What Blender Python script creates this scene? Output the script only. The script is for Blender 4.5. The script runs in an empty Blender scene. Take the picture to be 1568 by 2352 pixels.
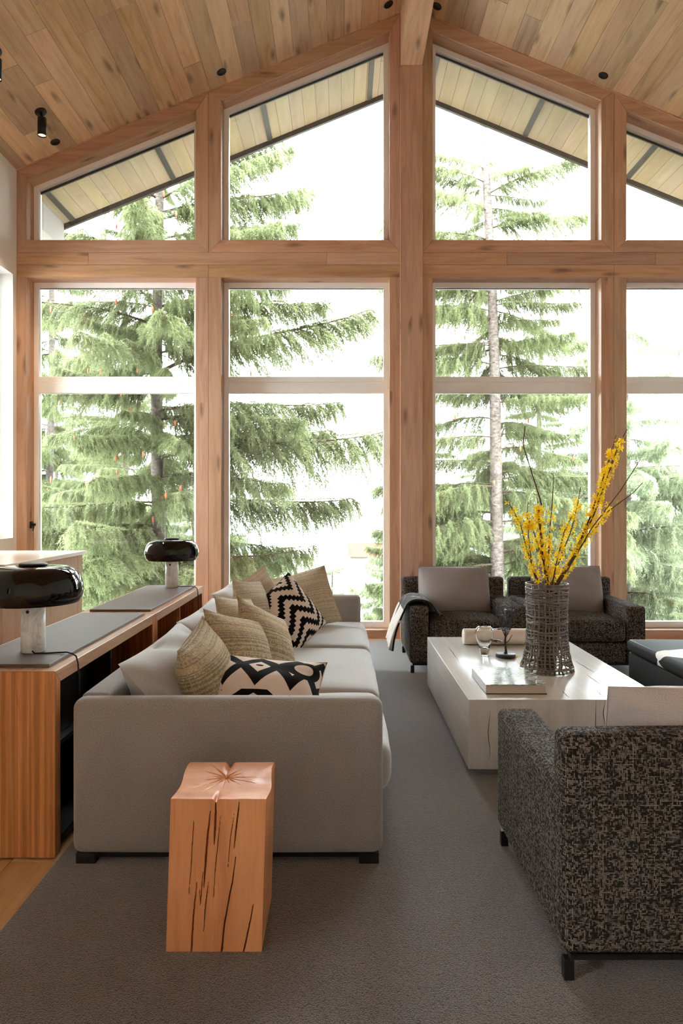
import bpy, bmesh, math, random
import numpy as np
from mathutils import Vector, Matrix, noise as mnoise

C = bpy.context.scene.collection
SC = bpy.context.scene
R = math.radians
PI = math.pi
random.seed(11)

# ------------------------------------------------------------------ camera, sky, exposure
EYE = 1.32                      # eye height
F_PX = 1568.0                   # focal length in pixels of the 1568x2352 frame (24 mm on 24x36)
cam = bpy.data.cameras.new('camera')
cam.sensor_fit = 'AUTO'
cam.sensor_width = 36.0
cam.lens = 24.0
cam.shift_y = -13.0 / 2352.0
cam.clip_start = 0.05
cam.clip_end = 600
cam_ob = bpy.data.objects.new('camera', cam)
C.objects.link(cam_ob)
cam_ob.location = (0, 0, EYE)
cam_ob.rotation_euler = (PI / 2, 0, 0)
SC.camera = cam_ob

world = bpy.data.worlds.new('overcast_sky')
SC.world = world
world.use_nodes = True
bg = world.node_tree.nodes['Background']
# overcast sky: white, three times brighter overhead than at the horizon (the CIE overcast distribution)
_wt = world.node_tree
_tc = _wt.nodes.new('ShaderNodeTexCoord')
_sx = _wt.nodes.new('ShaderNodeSeparateXYZ')
_wt.links.new(_tc.outputs['Generated'], _sx.inputs[0])
_mr = _wt.nodes.new('ShaderNodeMapRange')
_mr.inputs[1].default_value = 0.0; _mr.inputs[2].default_value = 1.0
_mr.inputs[3].default_value = 1.0; _mr.inputs[4].default_value = 3.0
_wt.links.new(_sx.outputs[2], _mr.inputs[0])
_ml = _wt.nodes.new('ShaderNodeMath'); _ml.operation = 'MULTIPLY'
_ml.inputs[1].default_value = 3.4
_wt.links.new(_mr.outputs[0], _ml.inputs[0])
_wt.links.new(_ml.outputs[0], bg.inputs[1])
bg.inputs[0].default_value = (0.87, 0.94, 1.0, 1)
SC.view_settings.view_transform = 'Standard'
SC.view_settings.look = 'None'
SC.view_settings.gamma = 1.0
SC.view_settings.use_curve_mapping = False
SC.view_settings.exposure = 2.72
SC.cycles.max_bounces = 10
SC.cycles.diffuse_bounces = 6
SC.cycles.glossy_bounces = 4
SC.cycles.transmission_bounces = 8
SC.cycles.transparent_max_bounces = 16
SC.cycles.caustics_reflective = False
SC.cycles.caustics_refractive = False


# ------------------------------------------------------------------ helpers: objects
def srgb(r, g, b):
    def f(c):
        c /= 255.0
        return c / 12.92 if c <= 0.04045 else ((c + 0.055) / 1.055) ** 2.4
    return (f(r), f(g), f(b), 1.0)


ORG = {}


def tag(o, label=None, cat=None, group=None, kind=None):
    if label: o['label'] = label
    if cat: o['category'] = cat
    if group: o['group'] = group
    if kind: o['kind'] = kind
    return o


def thing(name, label=None, cat=None, loc=(0, 0, 0), rz=0.0, group=None, kind=None):
    o = bpy.data.objects.new(name, None)
    o.empty_display_size = 0.1
    C.objects.link(o)
    o.location = loc
    o.rotation_euler = (0, 0, rz)
    ORG[o.name] = Vector(loc)
    return tag(o, label, cat, group, kind)


def copy_tree(o, parent=None):
    c = o.copy()
    C.objects.link(c)
    if parent is not None:
        c.parent = parent
    for ch in [k for k in bpy.data.objects if k.parent == o]:
        copy_tree(ch, c)
    return c


class MB:
    """collects vertices and faces; build() links them as ONE mesh object"""

    def __init__(s):
        s.v, s.f, s.uv, s.sm = [], [], {}, []

    def add(s, vs, fs, smooth=False, uvs=None):
        k = len(s.v)
        s.v.extend([tuple(p) for p in vs])
        for i, f in enumerate(fs):
            if uvs is not None:
                s.uv[len(s.f)] = [uvs[j] for j in f]
            s.f.append(tuple(j + k for j in f))
            s.sm.append(smooth)
        return s

    def box(s, x0, x1, y0, y1, z0, z1):
        return s.add([(x0, y0, z0), (x1, y0, z0), (x1, y1, z0), (x0, y1, z0), (x0, y0, z1), (x1, y0, z1), (x1, y1, z1), (x0, y1, z1)],
                     [(0, 3, 2, 1), (4, 5, 6, 7), (0, 1, 5, 4), (1, 2, 6, 5), (2, 3, 7, 6), (3, 0, 4, 7)])

    def bbox(s, x0, x1, y0, y1, z0, z1, r=0.01, seg=2, smooth=True):
        bm = bmesh.new()
        bmesh.ops.create_cube(bm, size=1.0, matrix=Matrix.Translation(((x0 + x1) / 2, (y0 + y1) / 2, (z0 + z1) / 2)) @ Matrix.Diagonal((x1 - x0, y1 - y0, z1 - z0, 1)))
        bmesh.ops.bevel(bm, geom=list(bm.edges), offset=r, segments=seg, profile=0.5, affect='EDGES')
        bm.verts.index_update()
        s.add([v.co.copy() for v in bm.verts], [[v.index for v in f.verts] for f in bm.faces], smooth)
        bm.free()
        return s

    def prism(s, poly, a, b, axis='y'):
        """polygon in the two other axes, extruded along axis from a to b"""
        n = len(poly)
        def P(p, t):
            return {'y': (p[0], t, p[1]), 'x': (t, p[0], p[1]), 'z': (p[0], p[1], t)}[axis]
        vs = [P(p, a) for p in poly] + [P(p, b) for p in poly]
        fs = [tuple(range(n)), tuple(range(2 * n - 1, n - 1, -1))] + [(i, i + n, (i + 1) % n + n, (i + 1) % n) for i in range(n)]
        return s.add(vs, fs)

    def tube(s, pts, rad, n=8, cap=True, smooth=True):
        pts = [Vector(p) for p in pts]
        if not hasattr(rad, '__len__'):
            rad = [rad] * len(pts)
        vs, fs = [], []
        t = (pts[1] - pts[0]).normalized()
        u = t.orthogonal().normalized()
        for i, p in enumerate(pts):
            a = pts[max(i - 1, 0)]
            b = pts[min(i + 1, len(pts) - 1)]
            t = (b - a).normalized() if (b - a).length > 1e-9 else t
            u = (u - t * u.dot(t))
            u = u.normalized() if u.length > 1e-6 else t.orthogonal().normalized()
            w = t.cross(u)
            for k in range(n):
                ang = 2 * PI * k / n
                vs.append(p + (u * math.cos(ang) + w * math.sin(ang)) * rad[i])
        for i in range(len(pts) - 1):
            for k in range(n):
                k2 = (k + 1) % n
                fs.append((i * n + k, i * n + k2, (i + 1) * n + k2, (i + 1) * n + k))
        if cap:
            fs.append(tuple(range(n - 1, -1, -1)))
            fs.append(tuple((len(pts) - 1) * n + k for k in range(n)))
        return s.add(vs, fs, smooth)

    def lathe(s, prof, c=(0, 0, 0), n=32, smooth=True, cap0=False, cap1=False):
        vs, fs = [], []
        for r, z in prof:
            for k in range(n):
                a = 2 * PI * k / n
                vs.append((c[0] + r * math.cos(a), c[1] + r * math.sin(a), c[2] + z))
        for i in range(len(prof) - 1):
            for k in range(n):
                k2 = (k + 1) % n
                fs.append((i * n + k, i * n + k2, (i + 1) * n + k2, (i + 1) * n + k))
        if cap0: fs.append(tuple(range(n - 1, -1, -1)))
        if cap1: fs.append(tuple((len(prof) - 1) * n + k for k in range(n)))
        return s.add(vs, fs, smooth)

    def grid(s, fn, nu, nv, smooth=True, uv=True, wrap=False):
        vs, us, fs = [], [], []
        for j in range(nv + 1):
            for i in range(nu + 1):
                u, v = i / nu, j / nv
                vs.append(fn(u, v))
                us.append((u, v))
        for j in range(nv):
            for i in range(nu):
                a = j * (nu + 1) + i
                fs.append((a, a + 1, a + nu + 2, a + nu + 1))
        return s.add(vs, fs, smooth, us if uv else None)

    def cushion(s, x0, x1, y0, y1, z0, z1, r=0.05, bulge=(0, 0, 0.02), n=8, wob=0.0, seed=0):
        """soft rounded box: corners rounded by r, faces bulged"""
        h = Vector(((x1 - x0) / 2, (y1 - y0) / 2, (z1 - z0) / 2))
        c = Vector(((x0 + x1) / 2, (y0 + y1) / 2, (z0 + z1) / 2))
        rr = min(r, h.x * .98, h.y * .98, h.z * .98)
        def ticks(H):
            a = [-H + rr * (1 - math.cos(PI / 2 * k / 4)) for k in range(4)]
            m = [-(H - rr) + 2 * (H - rr) * k / n for k in range(n + 1)]
            return a + m + [-q for q in reversed(a)]
        T = [ticks(h.x), ticks(h.y), ticks(h.z)]
        def m_(p):
            p = Vector(p)
            inn = Vector([max(-(h[i] - rr), min(h[i] - rr, p[i])) for i in range(3)])
            d = p - inn
            q = inn + d.normalized() * rr if d.length > 1e-9 else p
            w = [1 - (q[i] / h[i]) ** 2 for i in range(3)]
            b = Vector((bulge[0] * (1 if q.x > 0 else -1) * max(w[1], 0) * max(w[2], 0) * abs(q.x / h.x),
                        bulge[1] * (1 if q.y > 0 else -1) * max(w[0], 0) * max(w[2], 0) * abs(q.y / h.y),
                        bulge[2] * (1 if q.z > 0 else -1) * max(w[0], 0) * max(w[1], 0) * abs(q.z / h.z)))
            q = q + b + c
            if wob:
                q = q + mnoise.noise_vector(q * 6 + Vector((seed * 7.1, seed, 0))) * wob
            return q
        for ax in range(3):
            a, b = [k for k in range(3) if k != ax]
            for sg in (-1, 1):
                vs, fs = [], []
                A, B = T[a], T[b]
                for jb in B:
                    for ia in A:
                        p = [0, 0, 0]
                        p[ax] = sg * h[ax]; p[a] = ia; p[b] = jb
                        vs.append(m_(p))
                na = len(A)
                flip = (sg > 0) ^ (ax == 1)
                for j in range(len(B) - 1):
                    for i in range(na - 1):
                        q = (j * na + i, j * na + i + 1, (j + 1) * na + i + 1, (j + 1) * na + i)
                        fs.append(q if flip else q[::-1])
                s.add(vs, fs, True)
        return s

    def build(s, name, mat, parent=None, world=False, grain=0, weld=False, kind=None, label=None, bevel=0):
        vs = s.v
        if world and parent is not None:
            o0 = Vector((0, 0, 0)); p = parent
            while p is not None:
                o0 += ORG.get(p.name, Vector((0, 0, 0))); p = p.parent
            vs = [(a[0] - o0.x, a[1] - o0.y, a[2] - o0.z) for a in vs]
        me = bpy.data.meshes.new(name)
        me.from_pydata(vs, [], s.f)
        me.polygons.foreach_set('use_smooth', s.sm)
        if weld or bevel:
            bm = bmesh.new(); bm.from_mesh(me)
            bmesh.ops.remove_doubles(bm, verts=bm.verts, dist=0.0004)
            if bevel:
                bmesh.ops.bevel(bm, geom=[e for e in bm.edges if len(e.link_faces) == 2 and e.calc_face_angle(0) > 0.4], offset=bevel, segments=1, affect='EDGES')
            bm.to_mesh(me); bm.free()
        box_uv(me, grain, s.uv if not (weld or bevel) else {})
        for m in (mat if isinstance(mat, (list, tuple)) else [mat]):
            me.materials.append(m)
        o = bpy.data.objects.new(name, me)
        C.objects.link(o)
        if parent is not None:
            o.parent = parent
        if kind: o['kind'] = kind
        if label: o['label'] = label
        return o


def box_uv(me, grain, own):
    """UVs in metres, u along the grain axis, by each face's main direction; faces in OWN keep their own UVs"""
    nl = len(me.loops)
    if nl == 0:
        return
    co = np.empty(len(me.vertices) * 3); me.vertices.foreach_get('co', co); co = co.reshape(-1, 3)
    vi = np.empty(nl, dtype=np.int64); me.loops.foreach_get('vertex_index', vi)
    nf = len(me.polygons)
    no = np.empty(nf * 3); me.polygons.foreach_get('normal', no); no = np.abs(no.reshape(-1, 3))
    lt = np.empty(nf, dtype=np.int64); me.polygons.foreach_get('loop_total', lt)
    fa = np.repeat(np.argmax(no, axis=1), lt)
    p = co[vi]
    a = np.where(fa == grain, (grain + 1) % 3, grain)
    b = 3 - fa - a
    idx = np.arange(nl)
    uv = np.stack([p[idx, a], p[idx, b]], axis=1)
    if own:
        st = np.cumsum(lt) - lt
        for k, q in own.items():
            uv[st[k]:st[k] + lt[k]] = q
    lay = me.uv_layers.new(name='UVMap')
    lay.data.foreach_set('uv', uv.astype(np.float32).ravel())


# ------------------------------------------------------------------ helpers: materials
class NT:
    def __init__(s, name):
        s.m = bpy.data.materials.new(name)
        s.m.use_nodes = True
        s.t = s.m.node_tree
        s.b = s.t.nodes['Principled BSDF']

    def n(s, typ, ins=None, **props):
        nd = s.t.nodes.new(typ)
        for k, v in props.items():
            setattr(nd, k, v)
        for k, v in (ins or {}).items():
            s.put(nd.inputs[k], v)
        return nd

    def put(s, sock, v):
        if isinstance(v, bpy.types.NodeSocket):
            s.t.links.new(v, sock)
        elif isinstance(v, bpy.types.Node):
            s.t.links.new(v.outputs[0], sock)
        else:
            sock.default_value = v

    def math(s, op, a, b=None, c=None):
        nd = s.n('ShaderNodeMath', operation=op)
        s.put(nd.inputs[0], a)
        if b is not None: s.put(nd.inputs[1], b)
        if c is not None: s.put(nd.inputs[2], c)
        return nd.outputs[0]

    def vmath(s, op, a, b=None):
        nd = s.n('ShaderNodeVectorMath', operation=op)
        s.put(nd.inputs[0], a)
        if b is not None: s.put(nd.inputs[1], b)
        return nd.outputs[0]

    def ramp(s, fac, stops, interp='LINEAR'):
        nd = s.n('ShaderNodeValToRGB')
        nd.color_ramp.interpolation = interp
        el = nd.color_ramp.elements
        while len(el) < len(stops): el.new(0.5)
        for e, (p, c) in zip(el, stops):
            e.position = p
            e.color = c if len(c) == 4 else (*c, 1)
        s.put(nd.inputs[0], fac)
        return nd.outputs[0]

    def mix(s, fac, a, b, blend='MIX'):
        nd = s.n('ShaderNodeMix', data_type='RGBA', blend_type=blend)
        s.put(nd.inputs[0], fac); s.put(nd.inputs[6], a); s.put(nd.inputs[7], b)
        return nd.outputs[2]

    def uv(s):
        return s.n('ShaderNodeTexCoord').outputs['UV']

    def objc(s):
        return s.n('ShaderNodeTexCoord').outputs['Object']

    def noise(s, vec, scale, detail=3, rough=0.5, dist=0.0):
        return s.n('ShaderNodeTexNoise', {'Vector': vec, 'Scale': scale, 'Detail': detail, 'Roughness': rough, 'Distortion': dist}).outputs[0]

    def bump(s, h, strength=0.3, dist=0.002):
        nd = s.n('ShaderNodeBump', {'Height': h, 'Strength': strength, 'Distance': dist})
        s.put(s.b.inputs['Normal'], nd.outputs[0])

    def done(s, col=None, rough=None, spec=None, metal=None, coat=None, sheen=None):
        B = s.b.inputs
        if col is not None: s.put(B['Base Color'], col)
        if rough is not None: s.put(B['Roughness'], rough)
        if spec is not None: s.put(B['Specular IOR Level'], spec)
        if metal is not None: s.put(B['Metallic'], metal)
        if coat is not None:
            s.put(B['Coat Weight'], coat); s.put(B['Coat Roughness'], 0.06)
        if sheen is not None: s.put(B['Sheen Weight'], sheen)
        return s.m


def plain(name, col, rough=0.5, spec=0.4, metal=0, coat=None, var=0.0, bump=0.0, bscale=60, sheen=None):
    t = NT(name)
    c = col
    if var:
        nz = t.noise(t.objc(), 9.0, 4)
        c = t.mix(nz, tuple(x * (1 - var) for x in col[:3]) + (1,), tuple(min(1, x * (1 + var)) for x in col[:3]) + (1,))
    if bump:
        t.bump(t.noise(t.objc(), bscale, 3), bump, 0.003)
    return t.done(c, rough, spec, metal, coat, sheen)


def wood(name, dark, mid, light, freq=20.0, rough=0.5, var=0.16, knots=0.7, stripes=0.0, spec=0.3, stretch=1.0, coat=None):
    """boards: grain runs along u; every object is shifted and toned by its own random number"""
    t = NT(name)
    rnd = t.n('ShaderNodeObjectInfo').outputs['Random']
    off = t.n('ShaderNodeCombineXYZ', {0: t.math('MULTIPLY', rnd, 71.0), 1: t.math('MULTIPLY', rnd, 37.0), 2: 0.0}).outputs[0]
    p = t.vmath('ADD', t.uv(), off)
    g1 = t.noise(t.vmath('MULTIPLY', p, (1.6 * stretch, freq, 1)), 1.0, 6, 0.6, 0.7)
    g2 = t.noise(t.vmath('MULTIPLY', p, (9 * stretch, freq * 14, 1)), 1.0, 3, 0.6)
    g3 = t.noise(t.vmath('MULTIPLY', p, (0.8, 3.0, 1)), 1.0, 2, 0.5)
    fac = t.math('ADD', t.math('MULTIPLY', g1, 0.62), t.math('ADD', t.math('MULTIPLY', g2, 0.18), t.math('MULTIPLY', g3, 0.22)))
    col = t.ramp(fac, [(0.33, dark), (0.5, mid), (0.68, light)])
    if stripes:
        w = t.noise(t.vmath('MULTIPLY', p, (0.35, 62.0, 1)), 1.0, 2, 0.5)
        col = t.mix(t.math('MULTIPLY', t.ramp(w, [(0.42, (0, 0, 0)), (0.58, (1, 1, 1))]), stripes), col, dark)
    if knots:
        vo = t.n('ShaderNodeTexVoronoi', {'Vector': t.vmath('ADD', t.vmath('MULTIPLY', p, (1.3, 5.0, 1)), t.vmath('MULTIPLY', t.n('ShaderNodeCombineXYZ', {0: g1, 1: g1}).outputs[0], (0.25, 0.25, 0))), 'Scale': 1.0, 'Randomness': 1.0}, voronoi_dimensions='2D')
        keep = t.math('GREATER_THAN', t.n('ShaderNodeSeparateColor', {0: vo.outputs['Color']}).outputs[0], 0.62)
        k = t.ramp(vo.outputs['Distance'], [(0.0, (1, 1, 1)), (0.05, (0.75, 0.75, 0.75)), (0.15, (0.0, 0.0, 0.0))])
        k = t.math('MULTIPLY', t.math('MULTIPLY', k, keep), knots)
        col = t.mix(k, col, tuple(x * 0.28 for x in dark[:3]) + (1,))
    hsv = t.n('ShaderNodeHueSaturation', {'Hue': t.math('ADD', 0.492, t.math('MULTIPLY', t.math('FRACT', t.math('MULTIPLY', rnd, 7.3)), 0.016)),
                                          'Saturation': t.math('ADD', 0.92, t.math('MULTIPLY', t.math('FRACT', t.math('MULTIPLY', rnd, 3.7)), 0.16)),
                                          'Value': t.math('ADD', 1 - var, t.math('MULTIPLY', rnd, 2 * var)), 'Color': col})
    t.bump(g2, 0.12, 0.002)
    return t.done(hsv.outputs[0], rough, spec, coat=coat)


def melange(name, a, b, scale=260, rough=0.95, bump=0.35, stretch=(1, 1, 1), sheen=0.15):
    t = NT(name)
    u = t.vmath('MULTIPLY', t.uv(), stretch)
    n1 = t.noise(u, scale, 3, 0.7)
    n2 = t.noise(t.objc(), 3.0, 2)
    f = t.ramp(t.math('ADD', t.math('MULTIPLY', n1, 0.85), t.math('MULTIPLY', n2, 0.15)), [(0.38, a), (0.62, b)])
    t.bump(n1, bump, 0.0025)
    return t.done(f, rough, 0.15, sheen=sheen)


def tweed(name, dark, mid, light, pitch=0.0055, warm=None, rough=0.95, wts=(0.55, 0.14, 0.14, 0.3)):
    """woven yarn: cells of one yarn crossing, each with its own tone, rows and columns with their own"""
    t = NT(name)
    q = t.vmath('DIVIDE', t.uv(), (pitch, pitch, 1))
    q = t.vmath('ADD', q, t.vmath('MULTIPLY', t.n('ShaderNodeTexNoise', {'Vector': q, 'Scale': 0.18, 'Detail': 2}).outputs['Color'], (0.9, 0.9, 0)))
    sx = t.n('ShaderNodeSeparateXYZ', {0: q})
    cell = t.vmath('FLOOR', q)
    rnd = t.n('ShaderNodeTexWhiteNoise', {'Vector': cell}, noise_dimensions='2D').outputs[0]
    row = t.n('ShaderNodeTexWhiteNoise', {'W': t.math('FLOOR', sx.outputs[1])}, noise_dimensions='1D').outputs[0]
    colm = t.n('ShaderNodeTexWhiteNoise', {'W': t.math('ADD', t.math('FLOOR', sx.outputs[0]), 300.5)}, noise_dimensions='1D').outputs[0]
    cl = t.noise(t.vmath('MULTIPLY', q, (0.14, 0.5, 1)), 1.0, 2)
    v = t.math('ADD', t.math('ADD', t.math('MULTIPLY', rnd, wts[0]), t.math('MULTIPLY', row, wts[1])), t.math('ADD', t.math('MULTIPLY', colm, wts[2]), t.math('MULTIPLY', cl, wts[3])))
    col = t.ramp(v, [(0.38, dark), (0.60, mid), (0.86, light)])
    if warm:
        col = t.mix(t.math('MULTIPLY', t.math('GREATER_THAN', t.math('ADD', t.math('MULTIPLY', rnd, 0.4), t.math('MULTIPLY', row, 0.6)), 0.72), 0.7), col, warm)
    fx = t.math('ABSOLUTE', t.math('SINE', t.math('MULTIPLY', sx.outputs[0], PI)))
    fy = t.math('ABSOLUTE', t.math('SINE', t.math('MULTIPLY', sx.outputs[1], PI)))
    h = t.math('POWER', t.math('MULTIPLY', fx, fy), 0.5)
    col = t.mix(t.math('MULTIPLY', t.math('SUBTRACT', 1.0, h), 0.55), col, dark)
    t.bump(t.math('ADD', h, t.math('MULTIPLY', rnd, 0.5)), 0.7, 0.003)
    return t.done(col, rough, 0.15)


def threads(name, dark, mid, light, pitch=0.0046, rough=0.95, on=0.42):
    """coarse weave: pale yarns float over and under a dark ground, along and across"""
    t = NT(name)
    q = t.vmath('DIVIDE', t.uv(), (pitch, pitch, 1))
    q = t.vmath('ADD', q, t.vmath('MULTIPLY', t.vmath('SUBTRACT', t.n('ShaderNodeTexNoise', {'Vector': q, 'Scale': 0.45, 'Detail': 2}).outputs['Color'], (0.5, 0.5, 0.5)), (0.9, 0.9, 0)))
    sx = t.n('ShaderNodeSeparateXYZ', {0: q})
    def layer(a, b, seed):
        r = t.math('FLOOR', b)
        rr_ = t.n('ShaderNodeTexWhiteNoise', {'W': t.math('ADD', r, seed)}, noise_dimensions='1D').outputs[0]
        seg = t.math('FLOOR', t.math('ADD', t.math('MULTIPLY', a, 0.52), t.math('MULTIPLY', rr_, 19.0)))
        w = t.n('ShaderNodeTexWhiteNoise', {'Vector': t.n('ShaderNodeCombineXYZ', {0: seg, 1: r, 2: seed}).outputs[0]}, noise_dimensions='3D').outputs[0]
        lv = t.math('ADD', t.math('MULTIPLY', w, 0.75), t.math('MULTIPLY', rr_, 0.25))
        onv = t.n('ShaderNodeMapRange', {0: lv, 1: on, 2: on + 0.34, 3: 0.0, 4: 1.0}).outputs[0]
        f = t.math('ABSOLUTE', t.math('SUBTRACT', t.math('FRACT', b), 0.5))
        pr = t.n('ShaderNodeMapRange', {0: f, 1: 0.46, 2: 0.20, 3: 0.0, 4: 1.0}).outputs[0]
        return t.math('MULTIPLY', pr, onv), pr
    h, ph = layer(sx.outputs[0], sx.outputs[1], 3.5)
    v, pv = layer(sx.outputs[1], sx.outputs[0], 77.5)
    y = t.math('MAXIMUM', h, v)
    fz = t.noise(t.uv(), 900, 2)
    col = t.mix(t.math('MULTIPLY', t.math('MAXIMUM', ph, pv), 0.8), dark, mid)
    col = t.mix(t.math('MULTIPLY', y, t.math('ADD', 0.55, t.math('MULTIPLY', fz, 0.7))), col, light)
    t.bump(t.math('ADD', y, t.math('MULTIPLY', t.math('MAXIMUM', ph, pv), 0.6)), 0.6, 0.003)
    return t.done(col, rough, 0.12)


M = {}
M['oak'] = wood('oak_timber', srgb(174, 132, 103), srgb(202, 158, 127), srgb(216, 175, 144), freq=22, rough=0.5, var=0.10)
M['oak_ceiling'] = wood('oak_ceiling', srgb(176, 142, 110), srgb(212, 176, 138), srgb(226, 194, 158), freq=20, rough=0.55, var=0.20)
M['oak_floor'] = wood('oak_floor', srgb(190, 146, 98), srgb(220, 178, 130), srgb(234, 198, 152), freq=16, rough=0.4, var=0.08, knots=0.35)
M['walnut'] = wood('striped_walnut', srgb(146, 86, 50), srgb(218, 140, 86), srgb(236, 166, 110), freq=26, rough=0.42, var=0.03, knots=0, stripes=0.55)
M['walnut_top'] = wood('walnut_top', srgb(160, 112, 82), srgb(196, 148, 116), srgb(214, 170, 138), freq=24, rough=0.4, var=0.03, knots=0)
M['fir'] = wood('soffit_fir', srgb(118, 101, 78), srgb(130, 113, 90), srgb(140, 123, 100), freq=14, rough=0.6, var=0.07, knots=0)
M['white_frame'] = plain('white_window_frame', srgb(252, 247, 243), 0.35, 0.4)
M['white_wall'] = plain('white_plaster', srgb(246, 243, 238), 0.9, 0.2, bump=0.05, bscale=90)
M['dark_metal'] = plain('dark_bronze_metal', srgb(52, 48, 45), 0.5, 0.4)
M['black'] = plain('black_metal', srgb(22, 20, 19), 0.4, 0.4)
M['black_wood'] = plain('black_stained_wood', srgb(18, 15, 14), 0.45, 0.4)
M['outer_white'] = plain('painted_siding', srgb(116, 110, 103), 0.8, 0.2)


def mat_glass_pane():
    t = NT('window_glass')
    tr = t.n('ShaderNodeBsdfTransparent', {'Color': (0.965, 0.985, 0.97, 1)})
    gl = t.n('ShaderNodeBsdfGlossy', {'Roughness': 0.0, 'Color': (1, 1, 1, 1)})
    fr = t.n('ShaderNodeFresnel', {'IOR': 1.5})
    mx = t.n('ShaderNodeMixShader', {0: fr.outputs[0], 1: tr.outputs[0], 2: gl.outputs[0]})
    t.put(t.t.nodes['Material Output'].inputs[0], mx.outputs[0])
    return t.m


M['pane'] = mat_glass_pane()


def mat_glow(name, col, strength):
    t = NT(name)
    t.put(t.b.inputs['Base Color'], col)
    t.put(t.b.inputs['Emission Color'], col)
    t.b.inputs['Emission Strength'].default_value = strength
    return t.m


M['lamp_glow'] = mat_glow('warm_lamp_face', (1.0, 0.66, 0.36, 1), 0.32)


# ------------------------------------------------------------------ the room
XR = 0.688                # ridge and centre post
FY = 6.744                # front of the timber window wall
WY = 6.90                 # front of the window frames
XL, XRT = XR - 3.897, XR + 3.897
YB = -3.4                 # wall behind the camera
SL = 0.407                # roof pitch
ZR = 6.232


def ceil_z(x):
    return ZR - SL * abs(x - XR)


# floor
fl = MB().box(XL - 0.3, XRT + 0.3, YB - 0.3, FY + 0.22, -0.25, -0.012).build('floor', M['oak_floor'], grain=1, kind='structure')
rr = random.Random(5)
x = XL
while x < -0.80:
    y = YB + rr.uniform(-1.5, 0)
    while y < FY - 0.04:
        L = rr.uniform(1.6, 2.6)
        y0, y1 = max(y, YB), min(y + L, FY - 0.04)
        if y1 - y0 > 0.05 and y1 > -0.2:
            MB().box(x + 0.0012, x + 0.1788, y0 + 0.001, y1 - 0.001, -0.012, 0.0).build('floor_board', M['oak_floor'], fl, grain=1, bevel=0.0012)
        y += L
    x += 0.18
MB().box(-0.78, XRT, FY - 0.075, FY, -0.012, 0.010).build('baseboard_back', M['oak_floor'], grain=0, kind='structure')

# ceiling: roof slab above, oak planks below
ce = MB().prism([(XL - 0.9, ceil_z(XL - 0.9) + 0.02), (XR, ZR + 0.02), (XRT + 0.9, ceil_z(XRT + 0.9) + 0.02), (XRT + 0.9, ceil_z(XRT + 0.9) + 0.3), (XR, ZR + 0.3), (XL - 0.9, ceil_z(XL - 0.9) + 0.3)], YB - 0.5, 7.78).build('ceiling', M['outer_white'], kind='structure')
rr = random.Random(21)
ST = 0.165
for sg in (-1, 1):
    for i in range(24):
        a, b = XR + sg * (i * ST + 0.001), XR + sg * min((i + 1) * ST - 0.0015, 3.897)
        y = YB + rr.uniform(-2.0, 0)
        while y < FY + 0.01:
            L = rr.choice([1.0, 1.5, 1.9, 2.3, 2.6, 3.0]) * rr.uniform(0.9, 1.1)
            if FY + 0.01 - (y + L) < 0.35:
                L = FY + 0.02 - y
            y0, y1 = max(y, YB), min(y + L, FY + 0.01)
            y += L
            if y1 - y0 < 0.06:
                continue
            dz = rr.uniform(-0.0018, 0.0018)
            MB().prism([(a, ceil_z(a) + dz), (b, ceil_z(b) + dz), (b, ceil_z(b) + 0.019), (a, ceil_z(a) + 0.019)], y0 + 0.0012, y1 - 0.0012).build('ceiling_plank', M['oak_ceiling'], ce, grain=1)

# ridge beam resting on the centre post
MB().bbox(XR - 0.106, XR + 0.106, YB, FY - 0.002, 5.66, ZR + 0.015, r=0.004, seg=1, smooth=False).build('trim_1', M['oak_ceiling'], grain=1, kind='structure')

# timber window wall: cores, casing boards, planks
wb = thing('wall_back', loc=(XR, FY, 0), kind='structure')
C0 = FY + 0.02


def core(x0, x1, z0, z1, g=2):
    MB().box(x0, x1, C0, 6.96, z0, z1).build('timber_core', M['oak'], wb, world=True, grain=g)


def board(poly, g, nm='casing_board', y0=FY, mat='oak', y1=C0):
    MB().prism(poly, y0 + random.uniform(-0.001, 0.001), y1).build(nm, M[mat], wb, world=True, grain=g, bevel=0.0015)


def rect(x0, x1, z0, z1):
    return [(x0, z0), (x1, z0), (x1, z1), (x0, z1)]


ZS, ZL0, ZL1 = 0.098, 3.582, 3.952      # sill top, beam bottom, beam top
OPEN = []                                # (x0, x1) of each bay opening
for sg in (-1, 1):
    for a, b in ((0.213, 1.877), (2.127, 3.796)):
        q = sorted((XR + sg * a, XR + sg * b))
        OPEN.append(tuple(q))
OPEN.sort()
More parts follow.
